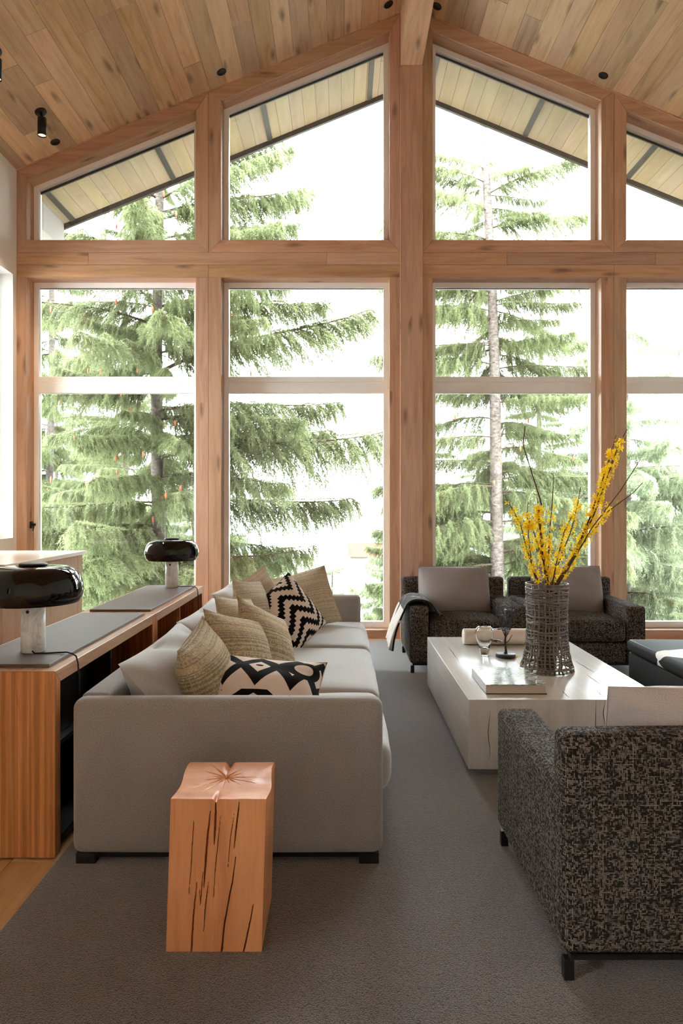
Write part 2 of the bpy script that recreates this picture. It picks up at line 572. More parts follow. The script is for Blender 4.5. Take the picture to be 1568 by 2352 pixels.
# post
MB().bbox(XR - 0.112, XR + 0.112, FY - 0.03, 6.96, 0.0, 5.658, r=0.004, seg=1, smooth=False).build('post', M['oak'], wb, world=True, grain=2)
MB().box(XR - 0.112, XR + 0.112, FY + 0.002, 6.96, 5.662, ZR).build('post_head', M['oak'], wb, world=True, grain=2)
WT = 0.137                               # sloped casing height
g_ = 0.0012
for sg in (-1, 1):
    def X(a): return XR + sg * a
    for (o0, o1) in ((0.112, 0.213), (1.877, 2.127), (3.796, 3.897)):
        x0, x1 = sorted((X(o0), X(o1)))
        zt = min(ceil_z(x0), ceil_z(x1))
        core(x0, x1, 0, zt)
for (x0, x1) in OPEN:
    inner = abs(x0 - XR) < 2.0 and abs(x1 - XR) < 2.0
    left = x1 < XR
    wl = (0.101 if not inner else 0.125) if left else (0.101 if inner else 0.125)
    wr = (0.101 if inner else 0.125) if left else (0.125 if inner else 0.101)
    core(x0, x1, ZL0, ZL1, 0)
    core(x0, x1, 0, ZS, 0)
    # the timber above the sloped top of the upper window
    MB().prism([(x0, ceil_z(x0) - WT), (x1, ceil_z(x1) - WT), (x1, ceil_z(x1)), (x0, ceil_z(x0))], C0, 6.96).build('timber_core', M['oak'], wb, world=True, grain=0)
    a, b = x0 - wl + g_, x1 + wr - g_
    # lower casing: left, right, head
    zh = ZL0 + 0.125 - g_
    board([(a, 0.0), (x0, 0.0), (x0, ZL0), (a, zh)] if False else [(a, 0.0), (x0, 0.0), (x0, ZL0 - g_), (a, ZL0 - g_)], 2)
    board([(x1, 0.0), (b, 0.0), (b, ZL0 - g_), (x1, ZL0 - g_)], 2)
    board(rect(a, b, ZL0, zh), 0)
    board(rect(x0 + g_, x1 - g_, 0.0, ZS), 0, 'sill_board')
    # upper casing, mitred at the corners
    zb = ZL1 - 0.124 + g_
    ta, tb, t0, t1 = ceil_z(a) - 0.002, ceil_z(b) - 0.002, ceil_z(x0) - WT, ceil_z(x1) - WT
    board([(a, zb), (b, zb), (x1, ZL1), (x0, ZL1)], 0)
    board([(a, zb + 0.0015), (x0 - 0.0008, ZL1 + 0.0015), (x0 - 0.0008, t0), (a, ta - 0.002)], 2)
    board([(x1 + 0.0008, ZL1 + 0.0015), (b, zb + 0.0015), (b, tb - 0.002), (x1 + 0.0008, t1)], 2)
    board([(a, ta), (x0, t0 + 0.002), (x1, t1 + 0.002), (b, tb)], 0)
# the row of planks in the middle of the beam
for xs in ([XL, -2.50, -0.146, XR - 0.112], [XR + 0.112, 1.634, 3.1, XRT]):
    for a, b in zip(xs, xs[1:]):
        board(rect(a + g_, b - g_, ZL0 + 0.125 + g_, ZL1 - 0.124 - g_), 0, 'plank')
# thin quarter strip under the planks, along the wall
for sg in (-1, 1):
    a, b = XR + sg * 0.112, XR + sg * 3.897
    MB().prism([(a, ceil_z(a) - 0.014), (b, ceil_z(b) - 0.014), (b, ceil_z(b) - 0.001), (a, ceil_z(a) - 0.001)], FY - 0.012, FY - 0.001).build('ceiling_strip', M['oak'], wb, world=True, grain=0)


# windows
def rail(wd, poly, y0=WY, y1=6.968, nm='frame_rail'):
    MB().prism(poly, y0, y1).build(nm, M['white_frame'], wd, world=True, bevel=0.002)


def pane(wd, poly, y=6.938):
    MB().prism(poly, y, y + 0.006).build('pane', M['pane'], wd, world=True)


FW = 0.05
wn = 0
for (x0, x1) in OPEN:
    wn += 1
    wd = thing('window_%d' % wn, loc=((x0 + x1) / 2, WY, ZS), kind='structure')
    zt = ZL0
    rail(wd, rect(x0, x0 + FW, ZS, zt)); rail(wd, rect(x1 - FW, x1, ZS, zt))
    rail(wd, rect(x0 + FW, x1 - FW, ZS, ZS + 0.057)); rail(wd, rect(x0 + FW, x1 - FW, zt - 0.053, zt))
    rail(wd, rect(x0 + FW, x1 - FW, 2.465, 2.573)); rail(wd, rect(x0 + FW, x1 - FW, 2.577, 2.633), y0=WY + 0.012)
    pane(wd, rect(x0 + FW, x1 - FW, ZS + 0.057, 2.465)); pane(wd, rect(x0 + FW, x1 - FW, 2.633, zt - 0.053))
    # dark gasket line at the head
    rail_d = MB().prism(rect(x0 + FW, x1 - FW, zt - 0.058, zt - 0.053), 6.925, 6.938).build('gasket', M['dark_metal'], wd, world=True)
for (x0, x1) in OPEN:
    wn += 1
    wd = thing('window_%d' % wn, loc=((x0 + x1) / 2, WY, ZL1), kind='structure')
    t0, t1 = ceil_z(x0) - WT, ceil_z(x1) - WT
    f = FW * 1.08
    rail(wd, [(x0, ZL1), (x0 + FW, ZL1), (x0 + FW, t0 - f + (FW * SL if x0 < XR else -FW * SL)), (x0, t0)])
    rail(wd, [(x1 - FW, ZL1), (x1, ZL1), (x1, t1), (x1 - FW, t1 - f + (FW * SL if x1 > XR else -FW * SL))])
    q0, q1 = t0 - f + (FW * SL if x0 < XR else -FW * SL), t1 - f + (FW * SL if x1 > XR else -FW * SL)
    rail(wd, [(x0, t0), (x0 + FW, q0), (x1 - FW, q1), (x1, t1)])
    rail(wd, rect(x0 + FW, x1 - FW, ZL1, ZL1 + 0.045))
    pane(wd, [(x0 + FW, ZL1 + 0.045), (x1 - FW, ZL1 + 0.045), (x1 - FW, q1), (x0 + FW, q0)])
    MB().prism([(x0 + FW, q0 - 0.024), (x1 - FW, q1 - 0.024), (x1 - FW, q1), (x0 + FW, q0)], 6.946, 6.962).build('gasket', M['dark_metal'], wd, world=True)

# side walls and the wall behind the camera
def wall_x(name, xa, xb, holes, ztop):
    """wall slab x in [xa, xb], with holes (y0, y1, z0, z1)"""
    ys = sorted({YB - 0.3, 6.96} | {h[0] for h in holes} | {h[1] for h in holes})
    m = MB()
    for y0, y1 in zip(ys, ys[1:]):
        hs = sorted([h for h in holes if h[0] <= y0 + 1e-6 and h[1] >= y1 - 1e-6], key=lambda h: h[2])
        z = -0.2
        for h in hs:
            m.box(xa, xb, y0, y1, z, h[2]); z = h[3]
        m.box(xa, xb, y0, y1, z, ztop)
    return m.build(name, M['white_wall'], grain=1, kind='structure')


def side_window(n, x, y0, y1, z0, z1, div=2):
    wd = thing('window_%d' % n, loc=(x, (y0 + y1) / 2, z0), kind='structure')  # window_11 is an unseen window
    def r_(a, b, c, d): MB().box(x - 0.03, x + 0.03, a, b, c, d).build('frame_rail', M['white_frame'], wd, world=True)
    r_(y0, y1, z0, z0 + FW); r_(y0, y1, z1 - FW, z1)
    for k in range(div + 1):
        yc = y0 + (y1 - y0) * k / div
        a = min(max(yc - FW / 2, y0), y1 - FW)
        r_(a, a + FW, z0 + FW, z1 - FW)
    MB().box(x - 0.003, x + 0.003, y0 + FW / 2, y1 - FW / 2, z0 + FW / 2, z1 - FW / 2).build('pane', M['pane'], wd, world=True)


wall_x('wall_left', XL - 0.3, XL, [(5.7, 6.67, 1.013, 3.588), (6.12, 6.62, 0.10, 0.86), (-1.2, -0.2, 0.9, 2.2)], ceil_z(XL - 0.3) + 0.15)
side_window(9, XL - 0.24, 5.7, 6.67, 1.013, 3.588, 1)
side_window(10, XL - 0.24, 6.12, 6.62, 0.10, 0.86, 1)
side_window(11, XL - 0.24, -1.2, -0.2, 0.9, 2.2, 1)  # unseen window, sized for the light it gives from the left
wall_x('wall_right', XRT, XRT + 0.3, [], ceil_z(XRT + 0.3) + 0.15)
wr_ = MB()
wr_.box(XL - 0.3, XRT + 0.3, YB - 0.3, YB, -0.2, 3.6)
wr_.prism([(XL - 0.3, 3.6), (XRT + 0.3, 3.6), (XRT + 0.3, ceil_z(XRT + 0.3) + 0.02), (XR, ZR + 0.02), (XL - 0.3, ceil_z(XL - 0.3) + 0.02)], YB - 0.3, YB)
wr_.build('wall_rear', M['white_wall'], kind='structure')

# roof overhang outside: boards, dark battens, fascia
ZSO = 6.095


def sof(x):
    return ZSO - SL * abs(x - XR)


so = thing('soffit', loc=(XR, 6.98, ZSO), kind='structure')
for sg in (-1, 1):
    for i in range(34):
        a, b = XR + sg * (i * 0.138 + 0.001), XR + sg * ((i + 1) * 0.138 - 0.001)
        MB().prism([(a, sof(a)), (b, sof(b)), (b, sof(b) + 0.03), (a, sof(a) + 0.03)], 6.97, 7.76).build('soffit_board', M['fir'], so, world=True, grain=1, bevel=0.002)
    a, b = XR, XR + sg * 4.75
    MB().prism([(a, sof(a) - 0.055), (b, sof(b) - 0.055), (b, sof(b) + 0.26), (a, sof(a) + 0.26)], 7.76, 7.80).build('fascia', M['dark_metal'], so, world=True)
for xx in (-3.046, -1.905, -0.809, 0.318, 0.99, 2.079, 3.245, 4.35):
    a, b = xx - 0.026, xx + 0.026
    MB().prism([(a, sof(a) - 0.012), (b, sof(b) - 0.012), (b, sof(b) - 0.001), (a, sof(a) - 0.001)], 6.975, 7.755).build('batten', M['dark_metal'], so, world=True)
# outer eave beam at the left end
MB().prism([(-3.55, 4.24), (-3.15, 4.24), (-3.15, sof(-3.15) - 0.003), (-3.55, sof(-3.55) - 0.003)], 6.97, 7.755).build('trim_2', M['outer_white'], grain=1, kind='structure')

# ------------------------------------------------------------------ materials of the furniture
M['sofa'] = melange('grey_sofa_cloth', srgb(130, 123, 119), srgb(182, 173, 168), 320, sheen=0.4)
M['sofa_soft'] = melange('grey_cushion_cloth', srgb(166, 160, 158), srgb(192, 187, 184), 240, bump=0.15, sheen=0.7)
M['tweed_chair'] = threads('black_white_tweed', srgb(16, 13, 13), srgb(42, 36, 34), srgb(146, 133, 123), pitch=0.0041, on=0.51)
M['taupe'] = plain('taupe_leather', srgb(146, 134, 131), 0.55, 0.3, bump=0.06, bscale=400)
M['rose_grey'] = melange('rose_grey_cloth', srgb(178, 164, 157), srgb(206, 193, 186), 300, bump=0.12)
M['tweed_ochre'] = tweed('ochre_tweed', srgb(160, 140, 112), srgb(226, 208, 180), srgb(242, 230, 208), 0.0042, warm=srgb(214, 172, 90), wts=(0.25, 0.42, 0.10, 0.3))
M['tweed_pale'] = tweed('pale_straw_tweed', srgb(190, 172, 146), srgb(232, 216, 190), srgb(244, 232, 212), 0.0042, warm=srgb(222, 196, 146), wts=(0.25, 0.42, 0.10, 0.3))
M['marble'] = None
M['pad'] = plain('brown_grey_pad', srgb(108, 94, 91), 0.5, 0.35)
M['shade'] = plain('black_lacquer', srgb(9, 7, 7), 0.045, 0.4)
M['enamel'] = plain('white_enamel', srgb(240, 238, 232), 0.4, 0.4)
M['brass'] = plain('light_metal_ring', srgb(196, 188, 180), 0.25, 0.5, metal=1)
M['cord'] = plain('black_rubber_cord', srgb(20, 19, 19), 0.5, 0.4)


def mat_marble():
    t = NT('white_marble')
    p = t.objc()
    n1 = t.noise(p, 9.0, 6, 0.6, 1.5)
    v = t.math('ABSOLUTE', t.math('SUBTRACT', n1, 0.5))
    c = t.ramp(v, [(0.0, srgb(214, 212, 209)), (0.05, srgb(236, 234, 231)), (0.3, srgb(247, 246, 243))])
    return t.done(c, 0.3, 0.5)


def mat_rug():
    t = NT('dark_loop_rug')
    p = t.objc()
    vo = t.n('ShaderNodeTexVoronoi', {'Vector': p, 'Scale': 240.0, 'Randomness': 1.0})
    cell = t.n('ShaderNodeSeparateColor', {0: vo.outputs['Color']}).outputs[0]
    n1 = t.noise(p, 420.0, 2, 0.6)
    n2 = t.noise(p, 1.6, 3, 0.5)
    f = t.math('ADD', t.math('MULTIPLY', cell, 0.30), t.math('ADD', t.math('MULTIPLY', n2, 0.22), t.math('MULTIPLY', vo.outputs['Distance'], 0.62)))
    f = t.math('ADD', f, t.math('MULTIPLY', t.math('SUBTRACT', n1, 0.5), 0.35))
    c = t.ramp(f, [(0.25, srgb(116, 96, 86)), (0.85, srgb(48, 38, 34))])
    t.bump(t.math('ADD', t.math('MULTIPLY', vo.outputs['Distance'], -1.0), t.math('MULTIPLY', n1, 0.9)), 0.55, 0.005)
    return t.done(c, 1.0, 0.05, sheen=0.8)


def mat_lacquer():
    """off-white lacquer over checked timber"""
    t = NT('white_lacquered_timber')
    p = t.uv()
    g = t.noise(t.vmath('MULTIPLY', p, (0.8, 16.0, 1)), 1.0, 4, 0.6, 0.6)
    c = t.ramp(g, [(0.3, srgb(206, 200, 194)), (0.7, srgb(222, 217, 211))])
    t.bump(g, 0.12, 0.003)
    return t.done(c, 0.22, 0.22)


def mat_chevron():
    t = NT('black_white_zigzag_cloth')
    s = t.n('ShaderNodeSeparateXYZ', {0: t.uv()})
    u = t.math('DIVIDE', t.math('FLOOR', t.math('MULTIPLY', s.outputs[0], 24.0)), 24.0)
    tri = t.math('PINGPONG', u, 0.22)
    v = t.math('DIVIDE', t.math('FLOOR', t.math('MULTIPLY', t.math('ADD', s.outputs[1], t.math('MULTIPLY', tri, 1.0)), 30.0)), 30.0)
    fr = t.math('FRACT', t.math('MULTIPLY', v, 4.8))
    c = t.mix(t.math('GREATER_THAN', fr, 0.52), srgb(226, 208, 196), srgb(26, 23, 23))
    t.bump(t.noise(t.uv(), 90, 2), 0.1, 0.002)
    return t.done(c, 0.95, 0.1)


def mat_ethnic():
    """crossing bands, lozenges and an eye, black on cream"""
    t = NT('black_cream_band_cloth')
    s = t.n('ShaderNodeSeparateXYZ', {0: t.uv()})
    u, v = s.outputs[0], s.outputs[1]
    # zig bands from both sides cross to make lozenges with a dot
    tri = t.math('PINGPONG', t.math('ADD', u, 0.04), 0.25)
    d1 = t.math('ABSOLUTE', t.math('SUBTRACT', t.math('SUBTRACT', v, 0.52), t.math('MULTIPLY', tri, 1.5)))
    d2 = t.math('ABSOLUTE', t.math('ADD', t.math('SUBTRACT', v, 0.90), t.math('MULTIPLY', tri, 1.5)))
    band = t.math('LESS_THAN', t.math('MINIMUM', d1, d2), 0.074)
    # rows lower on the cloth
    fr = t.math('FRACT', t.math('MULTIPLY', t.math('ADD', v, t.math('MULTIPLY', tri, 0.9)), 4.0))
    low = t.math('MULTIPLY', t.math('LESS_THAN', v, 0.42), t.math('GREATER_THAN', fr, 0.55))
    # eye
    ex = t.math('DIVIDE', t.math('SUBTRACT', u, 0.80), 0.17)
    ey = t.math('DIVIDE', t.math('SUBTRACT', v, 0.74), 0.13)
    rr_ = t.math('SQRT', t.math('ADD', t.math('MULTIPLY', ex, ex), t.math('MULTIPLY', ey, ey)))
    ring = t.math('MULTIPLY', t.math('LESS_THAN', rr_, 1.0), t.math('GREATER_THAN', rr_, 0.52))
    hole = t.math('LESS_THAN', rr_, 0.52)
    b = t.math('MAXIMUM', t.math('MAXIMUM', band, low), ring)
    b = t.math('MULTIPLY', b, t.math('SUBTRACT', 1.0, hole))
    dx, dy = t.math('MULTIPLY', t.math('SUBTRACT', u, 0.46), 0.8), t.math('SUBTRACT', v, 0.72)
    b = t.math('MAXIMUM', b, t.math('LESS_THAN', t.math('SQRT', t.math('ADD', t.math('MULTIPLY', dx, dx), t.math('MULTIPLY', dy, dy))), 0.022))
    c = t.mix(b, srgb(230, 211, 198), srgb(28, 25, 24))
    t.bump(t.noise(t.uv(), 60, 2), 0.1, 0.002)
    return t.done(c, 0.95, 0.1)


def mat_hide():
    t = NT('black_white_cowhide')
    p = t.objc()
    s = t.n('ShaderNodeSeparateXYZ', {0: t.vmath('ADD', p, t.vmath('MULTIPLY', t.n('ShaderNodeTexNoise', {'Vector': p, 'Scale': 5.0, 'Detail': 4}).outputs['Color'], (0.12, 0.12, 0.0)))})
    ex = t.math('DIVIDE', t.math('SUBTRACT', s.outputs[0], 0.50), 0.44)
    ey = t.math('DIVIDE', t.math('SUBTRACT', s.outputs[1], 0.90), 0.17)
    d = t.math('ADD', t.math('MULTIPLY', ex, ex), t.math('MULTIPLY', ey, ey))
    n = t.noise(t.vmath('MULTIPLY', p, (40, 160, 40)), 1.0, 3)
    blk = t.mix(n, srgb(20, 17, 17), srgb(46, 42, 42))
    c = t.mix(t.math('LESS_THAN', d, 1.0), blk, srgb(236, 230, 222))
    t.bump(n, 0.2, 0.003)
    return t.done(c, 0.75, 0.15)


def mat_cover():
    t = NT('book_cover_photo_print')
    p = t.uv()
    n1 = t.noise(t.vmath('MULTIPLY', p, (1, 1.6, 1)), 16.0, 6, 0.7, 2.0)
    c = t.ramp(n1, [(0.38, srgb(40, 46, 40)), (0.47, srgb(112, 122, 104)), (0.54, srgb(206, 208, 204)), (0.7, srgb(238, 238, 236))])
    return t.done(c, 0.16, 0.5, coat=0.5)


def mat_pages():
    t = NT('page_edges')
    s = t.n('ShaderNodeSeparateXYZ', {0: t.objc()})
    n = t.noise(t.vmath('MULTIPLY', t.objc(), (2, 2, 900)), 1.0, 2)
    return t.done(t.mix(n, srgb(196, 180, 164), srgb(226, 212, 196)), 0.9, 0.1)


M['marble'] = mat_marble()
M['rug'] = mat_rug()
M['lacquer'] = mat_lacquer()
M['chevron'] = mat_chevron()
M['ethnic'] = mat_ethnic()
M['hide'] = mat_hide()
M['cover'] = mat_cover()
M['pages'] = mat_pages()

# ------------------------------------------------------------------ rug
rug = MB()
rug.bbox(-1.05, 4.3, 0.2, FY - 0.085, 0.0005, 0.016, r=0.006, seg=2)
tag(rug.build('rug', M['rug'], grain=1), 'dark grey brown looped rug covering the living room floor', 'rug')

# ------------------------------------------------------------------ sofa
FR = 0.016                                   # top of the rug
sf = thing('sofa', 'long grey fabric sofa standing along the walnut console', 'sofa', (-0.42, 3.97, FR))
def W(m, nm, mat, par=sf, **k): return m.build(nm, mat, par, world=True, **k)
W(MB().bbox(-0.86, 0.125, 2.52, 5.42, 0.062, 0.235, r=0.02, seg=3), 'base', M['sofa'])
for nm, y0, y1 in (('arm', 2.472, 2.566), ('arm', 5.372, 5.468)):
    W(MB().cushion(-0.981, 0.151, y0, y1, 0.055, 0.617, r=0.036, bulge=(0, 0.006, 0.003), n=10), nm, M['sofa'], weld=True)
for y0, y1 in ((2.560, 3.512), (3.516, 4.488), (4.492, 5.378)):
    W(MB().cushion(-0.981, -0.868, y0, y1, 0.055, 0.617, r=0.024, bulge=(0.004, 0, 0.004), n=10), 'backrest', M['sofa'], weld=True)
for k, (y0, y1) in enumerate(((2.575, 3.352), (3.358, 4.395), (4.401, 5.366))):
    c = W(MB().cushion(-0.845, 0.185, y0, y1, 0.232, 0.415, r=0.055, bulge=(0.012, 0.0, 0.028), n=12, wob=0.006, seed=k), 'seat_cushion', M['sofa_soft'], weld=True)
W(MB().box(-0.955, 0.125, 2.505, 5.44, 0.034, 0.056), 'base_rail', M['black_wood'])
for x0 in (-0.969, 0.064):
    for y0 in (2.489, 5.376):
        W(MB().bbox(x0, x0 + 0.073, y0, y0 + 0.073, FR, 0.0555, r=0.002, seg=1, smooth=False), 'leg', M['black_wood'])


def pillow_mb(w, h, t, seed=0, sag=0.0, wr=0.006, n=26, pinch=0.07, crease=0.0):
    """stuffed pillow: x right, y up, z the face; returns (mesh, seam)"""
    m = MB()
    rnd = Vector((seed * 3.17, seed * 1.7, seed))
    def edge(u, v):
        x = w / 2 * u * (1 - pinch * (1 - v * v) * abs(u))
        y = h / 2 * v * (1 - pinch * (1 - u * u) * abs(v))
        y -= sag * (1 - u * u) * (0.5 + 0.5 * v)
        return x, y
    for sg in (1, -1):
        def fn(a, b):
            u, v = 2 * a - 1, 2 * b - 1
            u, v = math.sin(u * PI / 2) * 0.35 + u * 0.65, math.sin(v * PI / 2) * 0.35 + v * 0.65
            x, y = edge(u, v)
            k = max(0.0, (1 - u * u) * (1 - v * v))
            z = t / 2 * (k ** 0.56) * (1.0 - 0.18 * v)
            q = Vector((x * 7, y * 7, sg * 2.0)) + rnd
            z += mnoise.noise(q) * wr * (1 if k > 0 else 0) * min(1, k * 6)
            z += wr * 0.9 * mnoise.noise(Vector((x * 3, y * 14, 5)) + rnd) * min(1, k * 6)
            if crease:
                z -= crease * math.exp(-((u + 0.1 * v) / 0.22) ** 2) * max(0, v) * min(1, k * 5)
            return (x, y, sg * z)
        vs, us, fs = [], [], []
        for j in range(n + 1):
            for i in range(n + 1):
                a, b = i / n, j / n
                vs.append(fn(a, b)); us.append((a, b))
        for j in range(n):
            for i in range(n):
                q = (j * (n + 1) + i, j * (n + 1) + i + 1, (j + 1) * (n + 1) + i + 1, (j + 1) * (n + 1) + i)
                fs.append(q if sg > 0 else q[::-1])
        m.add(vs, fs, True, us)
    pts = []
    for a in range(41):
        f = a / 40 * 4
        k, r_ = int(f) % 4, f - int(f)
        s_ = -1 + 2 * r_
        u, v = [(s_, -1), (1, s_), (-s_, 1), (-1, -s_)][k]
        x, y = edge(u, v)
        pts.append((x, y, 0))
    seam = MB().tube(pts, 0.0028, 5)
    return m, seam


def frame_mat(c, nrm, roll=0.0):
    z = Vector(nrm).normalized()
    x = Vector((0, 0, 1)).cross(z).normalized()
    y = z.cross(x)
    rot = Matrix((x, y, z)).transposed()
    rot = rot @ Matrix.Rotation(R(roll), 3, 'Z')
    return Matrix.Translation(Vector(c)) @ rot.to_4x4()


def pillow(name, label, cat, c, nrm, w, h, t, mat, seed, roll=0.0, group=None, unit=False, parent=None, sag=0.0, seam=True, wr=0.006, pinch=0.07, crease=0.0):
    m, sm = pillow_mb(w, h, t, seed, sag, wr, pinch=pinch, crease=crease)
    if not unit:
        for k in m.uv: m.uv[k] = [(a * w, b * h) for a, b in m.uv[k]]
    o = m.build(name, mat, None)
    o.matrix_world = frame_mat(c, nrm, roll)
    if parent is not None:
        o.parent = parent
        o.matrix_parent_inverse = Matrix.Translation(-ORG[parent.name])
    else:
        tag(o, label, cat, group)
    if seam:
        sm.build('seam', mat, o)
    return o


# loose back cushions of the sofa
for k, (y, top, wd, cr) in enumerate(((3.06, 0.0, 0.97, 0.05), (3.98, 0.005, 1.0, 0.06), (4.88, 0.03, 0.96, 0.03))):
    pillow('back_cushion', None, None, (-0.705, y, 0.540 + top), (0.80, 0.0, 0.60), wd, 0.46, 0.32, M['sofa_soft'], 40 + k, parent=sf, wr=0.016, pinch=0.07, crease=cr, seam=False)

G_T = 'tweed pillows along the sofa'
pillow('throw_pillow', 'ochre flecked tweed pillow at near end of sofa, behind the geometric black and cream pillow', 'pillow', (-0.560, 2.86, 0.600), (0.97, -0.08, 0.30), 0.42, 0.42, 0.24, M['tweed_ochre'], 1, 10, G_T, pinch=0.06)
pillow('throw_pillow', 'ochre tweed pillow in middle of the near trio on the sofa', 'pillow', (-0.465, 3.13, 0.620), (0.86, -0.42, 0.38), 0.42, 0.42, 0.22, M['tweed_ochre'], 2, -16, G_T, pinch=0.06)
pillow('throw_pillow', 'ochre tweed pillow at right of the near trio on the sofa, leaning furthest out', 'pillow', (-0.375, 3.42, 0.610), (0.88, -0.36, 0.40), 0.42, 0.43, 0.20, M['tweed_ochre'], 3, -26, G_T, pinch=0.06)
pillow('throw_pillow', 'straw tweed pillow tucked behind the near trio against the back cushion', 'pillow', (-0.520, 3.62, 0.640), (0.90, -0.25, 0.36), 0.42, 0.42, 0.18, M['tweed_pale'], 4, -10, G_T, pinch=0.06)
pillow('throw_pillow', 'straw tweed pillow standing left of the zigzag pillow', 'pillow', (-0.545, 4.30, 0.640), (0.93, -0.22, 0.30), 0.45, 0.45, 0.20, M['tweed_pale'], 5, -8, G_T, pinch=0.06)
pillow('throw_pillow', 'black and cream zigzag pillow tilted on the far sofa seat', 'pillow', (-0.345, 4.44, 0.605), (0.62, -0.66, 0.42), 0.46, 0.43, 0.24, M['chevron'], 6, 28, unit=True, pinch=0.045)
pillow('throw_pillow', 'straw tweed pillow leaning on the far sofa arm behind the zigzag pillow', 'pillow', (-0.285, 5.12, 0.615), (0.14, -0.88, 0.42), 0.47, 0.45, 0.20, M['tweed_pale'], 7, 14, G_T, pinch=0.045)
pillow('throw_pillow', 'small straw pillow peeking out in the far sofa corner', 'pillow', (-0.565, 4.90, 0.650), (0.85, -0.42, 0.32), 0.40, 0.42, 0.17, M['tweed_pale'], 8, 14, G_T, pinch=0.06)
pillow('throw_pillow', 'black and cream geometric pillow with an eye motif lying against the near sofa arm', 'pillow', (-0.325, 2.790, 0.535), (0.06, -0.62, 0.78), 0.50, 0.42, 0.24, M['ethnic'], 9, -8, unit=True, wr=0.016, pinch=0.09)

# ------------------------------------------------------------------ console behind the sofa: two walnut units, open towards the sofa
CX0, CX1, CZ = -1.512, -1.068, 0.705
for k, (y0, y1, lab) in enumerate(((2.546, 3.909, 'walnut console unit with striped end panel, nearest the viewer'), (3.913, 5.28, 'walnut console unit at the window end, under the far mushroom lamp'))):
    cs = thing('console', lab, 'console', ((CX0 + CX1) / 2, (y0 + y1) / 2, 0), group='console units')
    def K(m, nm, mat, **kw): return m.build(nm, mat, cs, world=True, **kw)
    t = 0.05
    K(MB().prism([(y0, CZ), (y1, CZ), (y1 - t, CZ - t), (y0 + t, CZ - t)], CX0, CX1, 'x'), 'top', M['walnut_top'], grain=1, bevel=0.0015)
    K(MB().prism([(y0, 0.008), (y0 + t, 0.008), (y0 + t, CZ - t - 0.001), (y0, CZ - 0.0012)], CX0, CX1, 'x'), 'side_panel', M['walnut'], grain=2, bevel=0.0015)
    K(MB().prism([(y1, 0.008), (y1 - t, 0.008), (y1 - t, CZ - t - 0.001), (y1, CZ - 0.0012)], CX0, CX1, 'x'), 'side_panel', M['walnut'], grain=2, bevel=0.0015)
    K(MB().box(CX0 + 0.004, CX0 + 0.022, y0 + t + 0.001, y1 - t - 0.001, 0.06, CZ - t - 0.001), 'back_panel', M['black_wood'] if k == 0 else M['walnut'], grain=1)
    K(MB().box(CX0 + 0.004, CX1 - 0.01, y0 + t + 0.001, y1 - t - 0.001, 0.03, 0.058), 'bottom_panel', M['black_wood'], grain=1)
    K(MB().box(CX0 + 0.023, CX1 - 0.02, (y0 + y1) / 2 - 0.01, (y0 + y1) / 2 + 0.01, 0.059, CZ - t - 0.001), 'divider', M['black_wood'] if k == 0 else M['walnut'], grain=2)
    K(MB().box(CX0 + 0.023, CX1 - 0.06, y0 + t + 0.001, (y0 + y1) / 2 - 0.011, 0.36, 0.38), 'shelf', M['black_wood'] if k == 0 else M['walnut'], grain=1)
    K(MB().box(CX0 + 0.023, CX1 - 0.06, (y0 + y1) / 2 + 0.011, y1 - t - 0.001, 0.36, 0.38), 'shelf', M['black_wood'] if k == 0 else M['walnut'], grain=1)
    if k == 0:
        K(MB().box(CX0 + 0.03, CX1 - 0.10, y0 + t + 0.02, y0 + 0.60, 0.381, 0.60), 'equipment_box', M['black'], grain=1)
for y0, y1, lab in ((2.602, 3.862, 'dark grey brown pad lying on the near console top'), (3.985, 5.215, 'dark grey brown pad lying on the far console top')):
    tag(MB().bbox(-1.470, -1.114, y0, y1, CZ + 0.0005, CZ + 0.0135, r=0.001, seg=1, smooth=False).build('console_pad', M['pad'], grain=1), lab, 'pad', 'pads on the console')
vz = MB().lathe([(0.0, 0.0), (0.03, 0.0), (0.05, 0.02), (0.062, 0.06), (0.055, 0.10), (0.03, 0.125), (0.022, 0.14), (0.028, 0.15), (0.024, 0.15), (0.018, 0.14)], n=24).build('vase', M['shade'])
vz.location = (-1.19, 4.16, 0.381)
tag(vz, 'small glossy black vase inside the far console unit', 'vase')


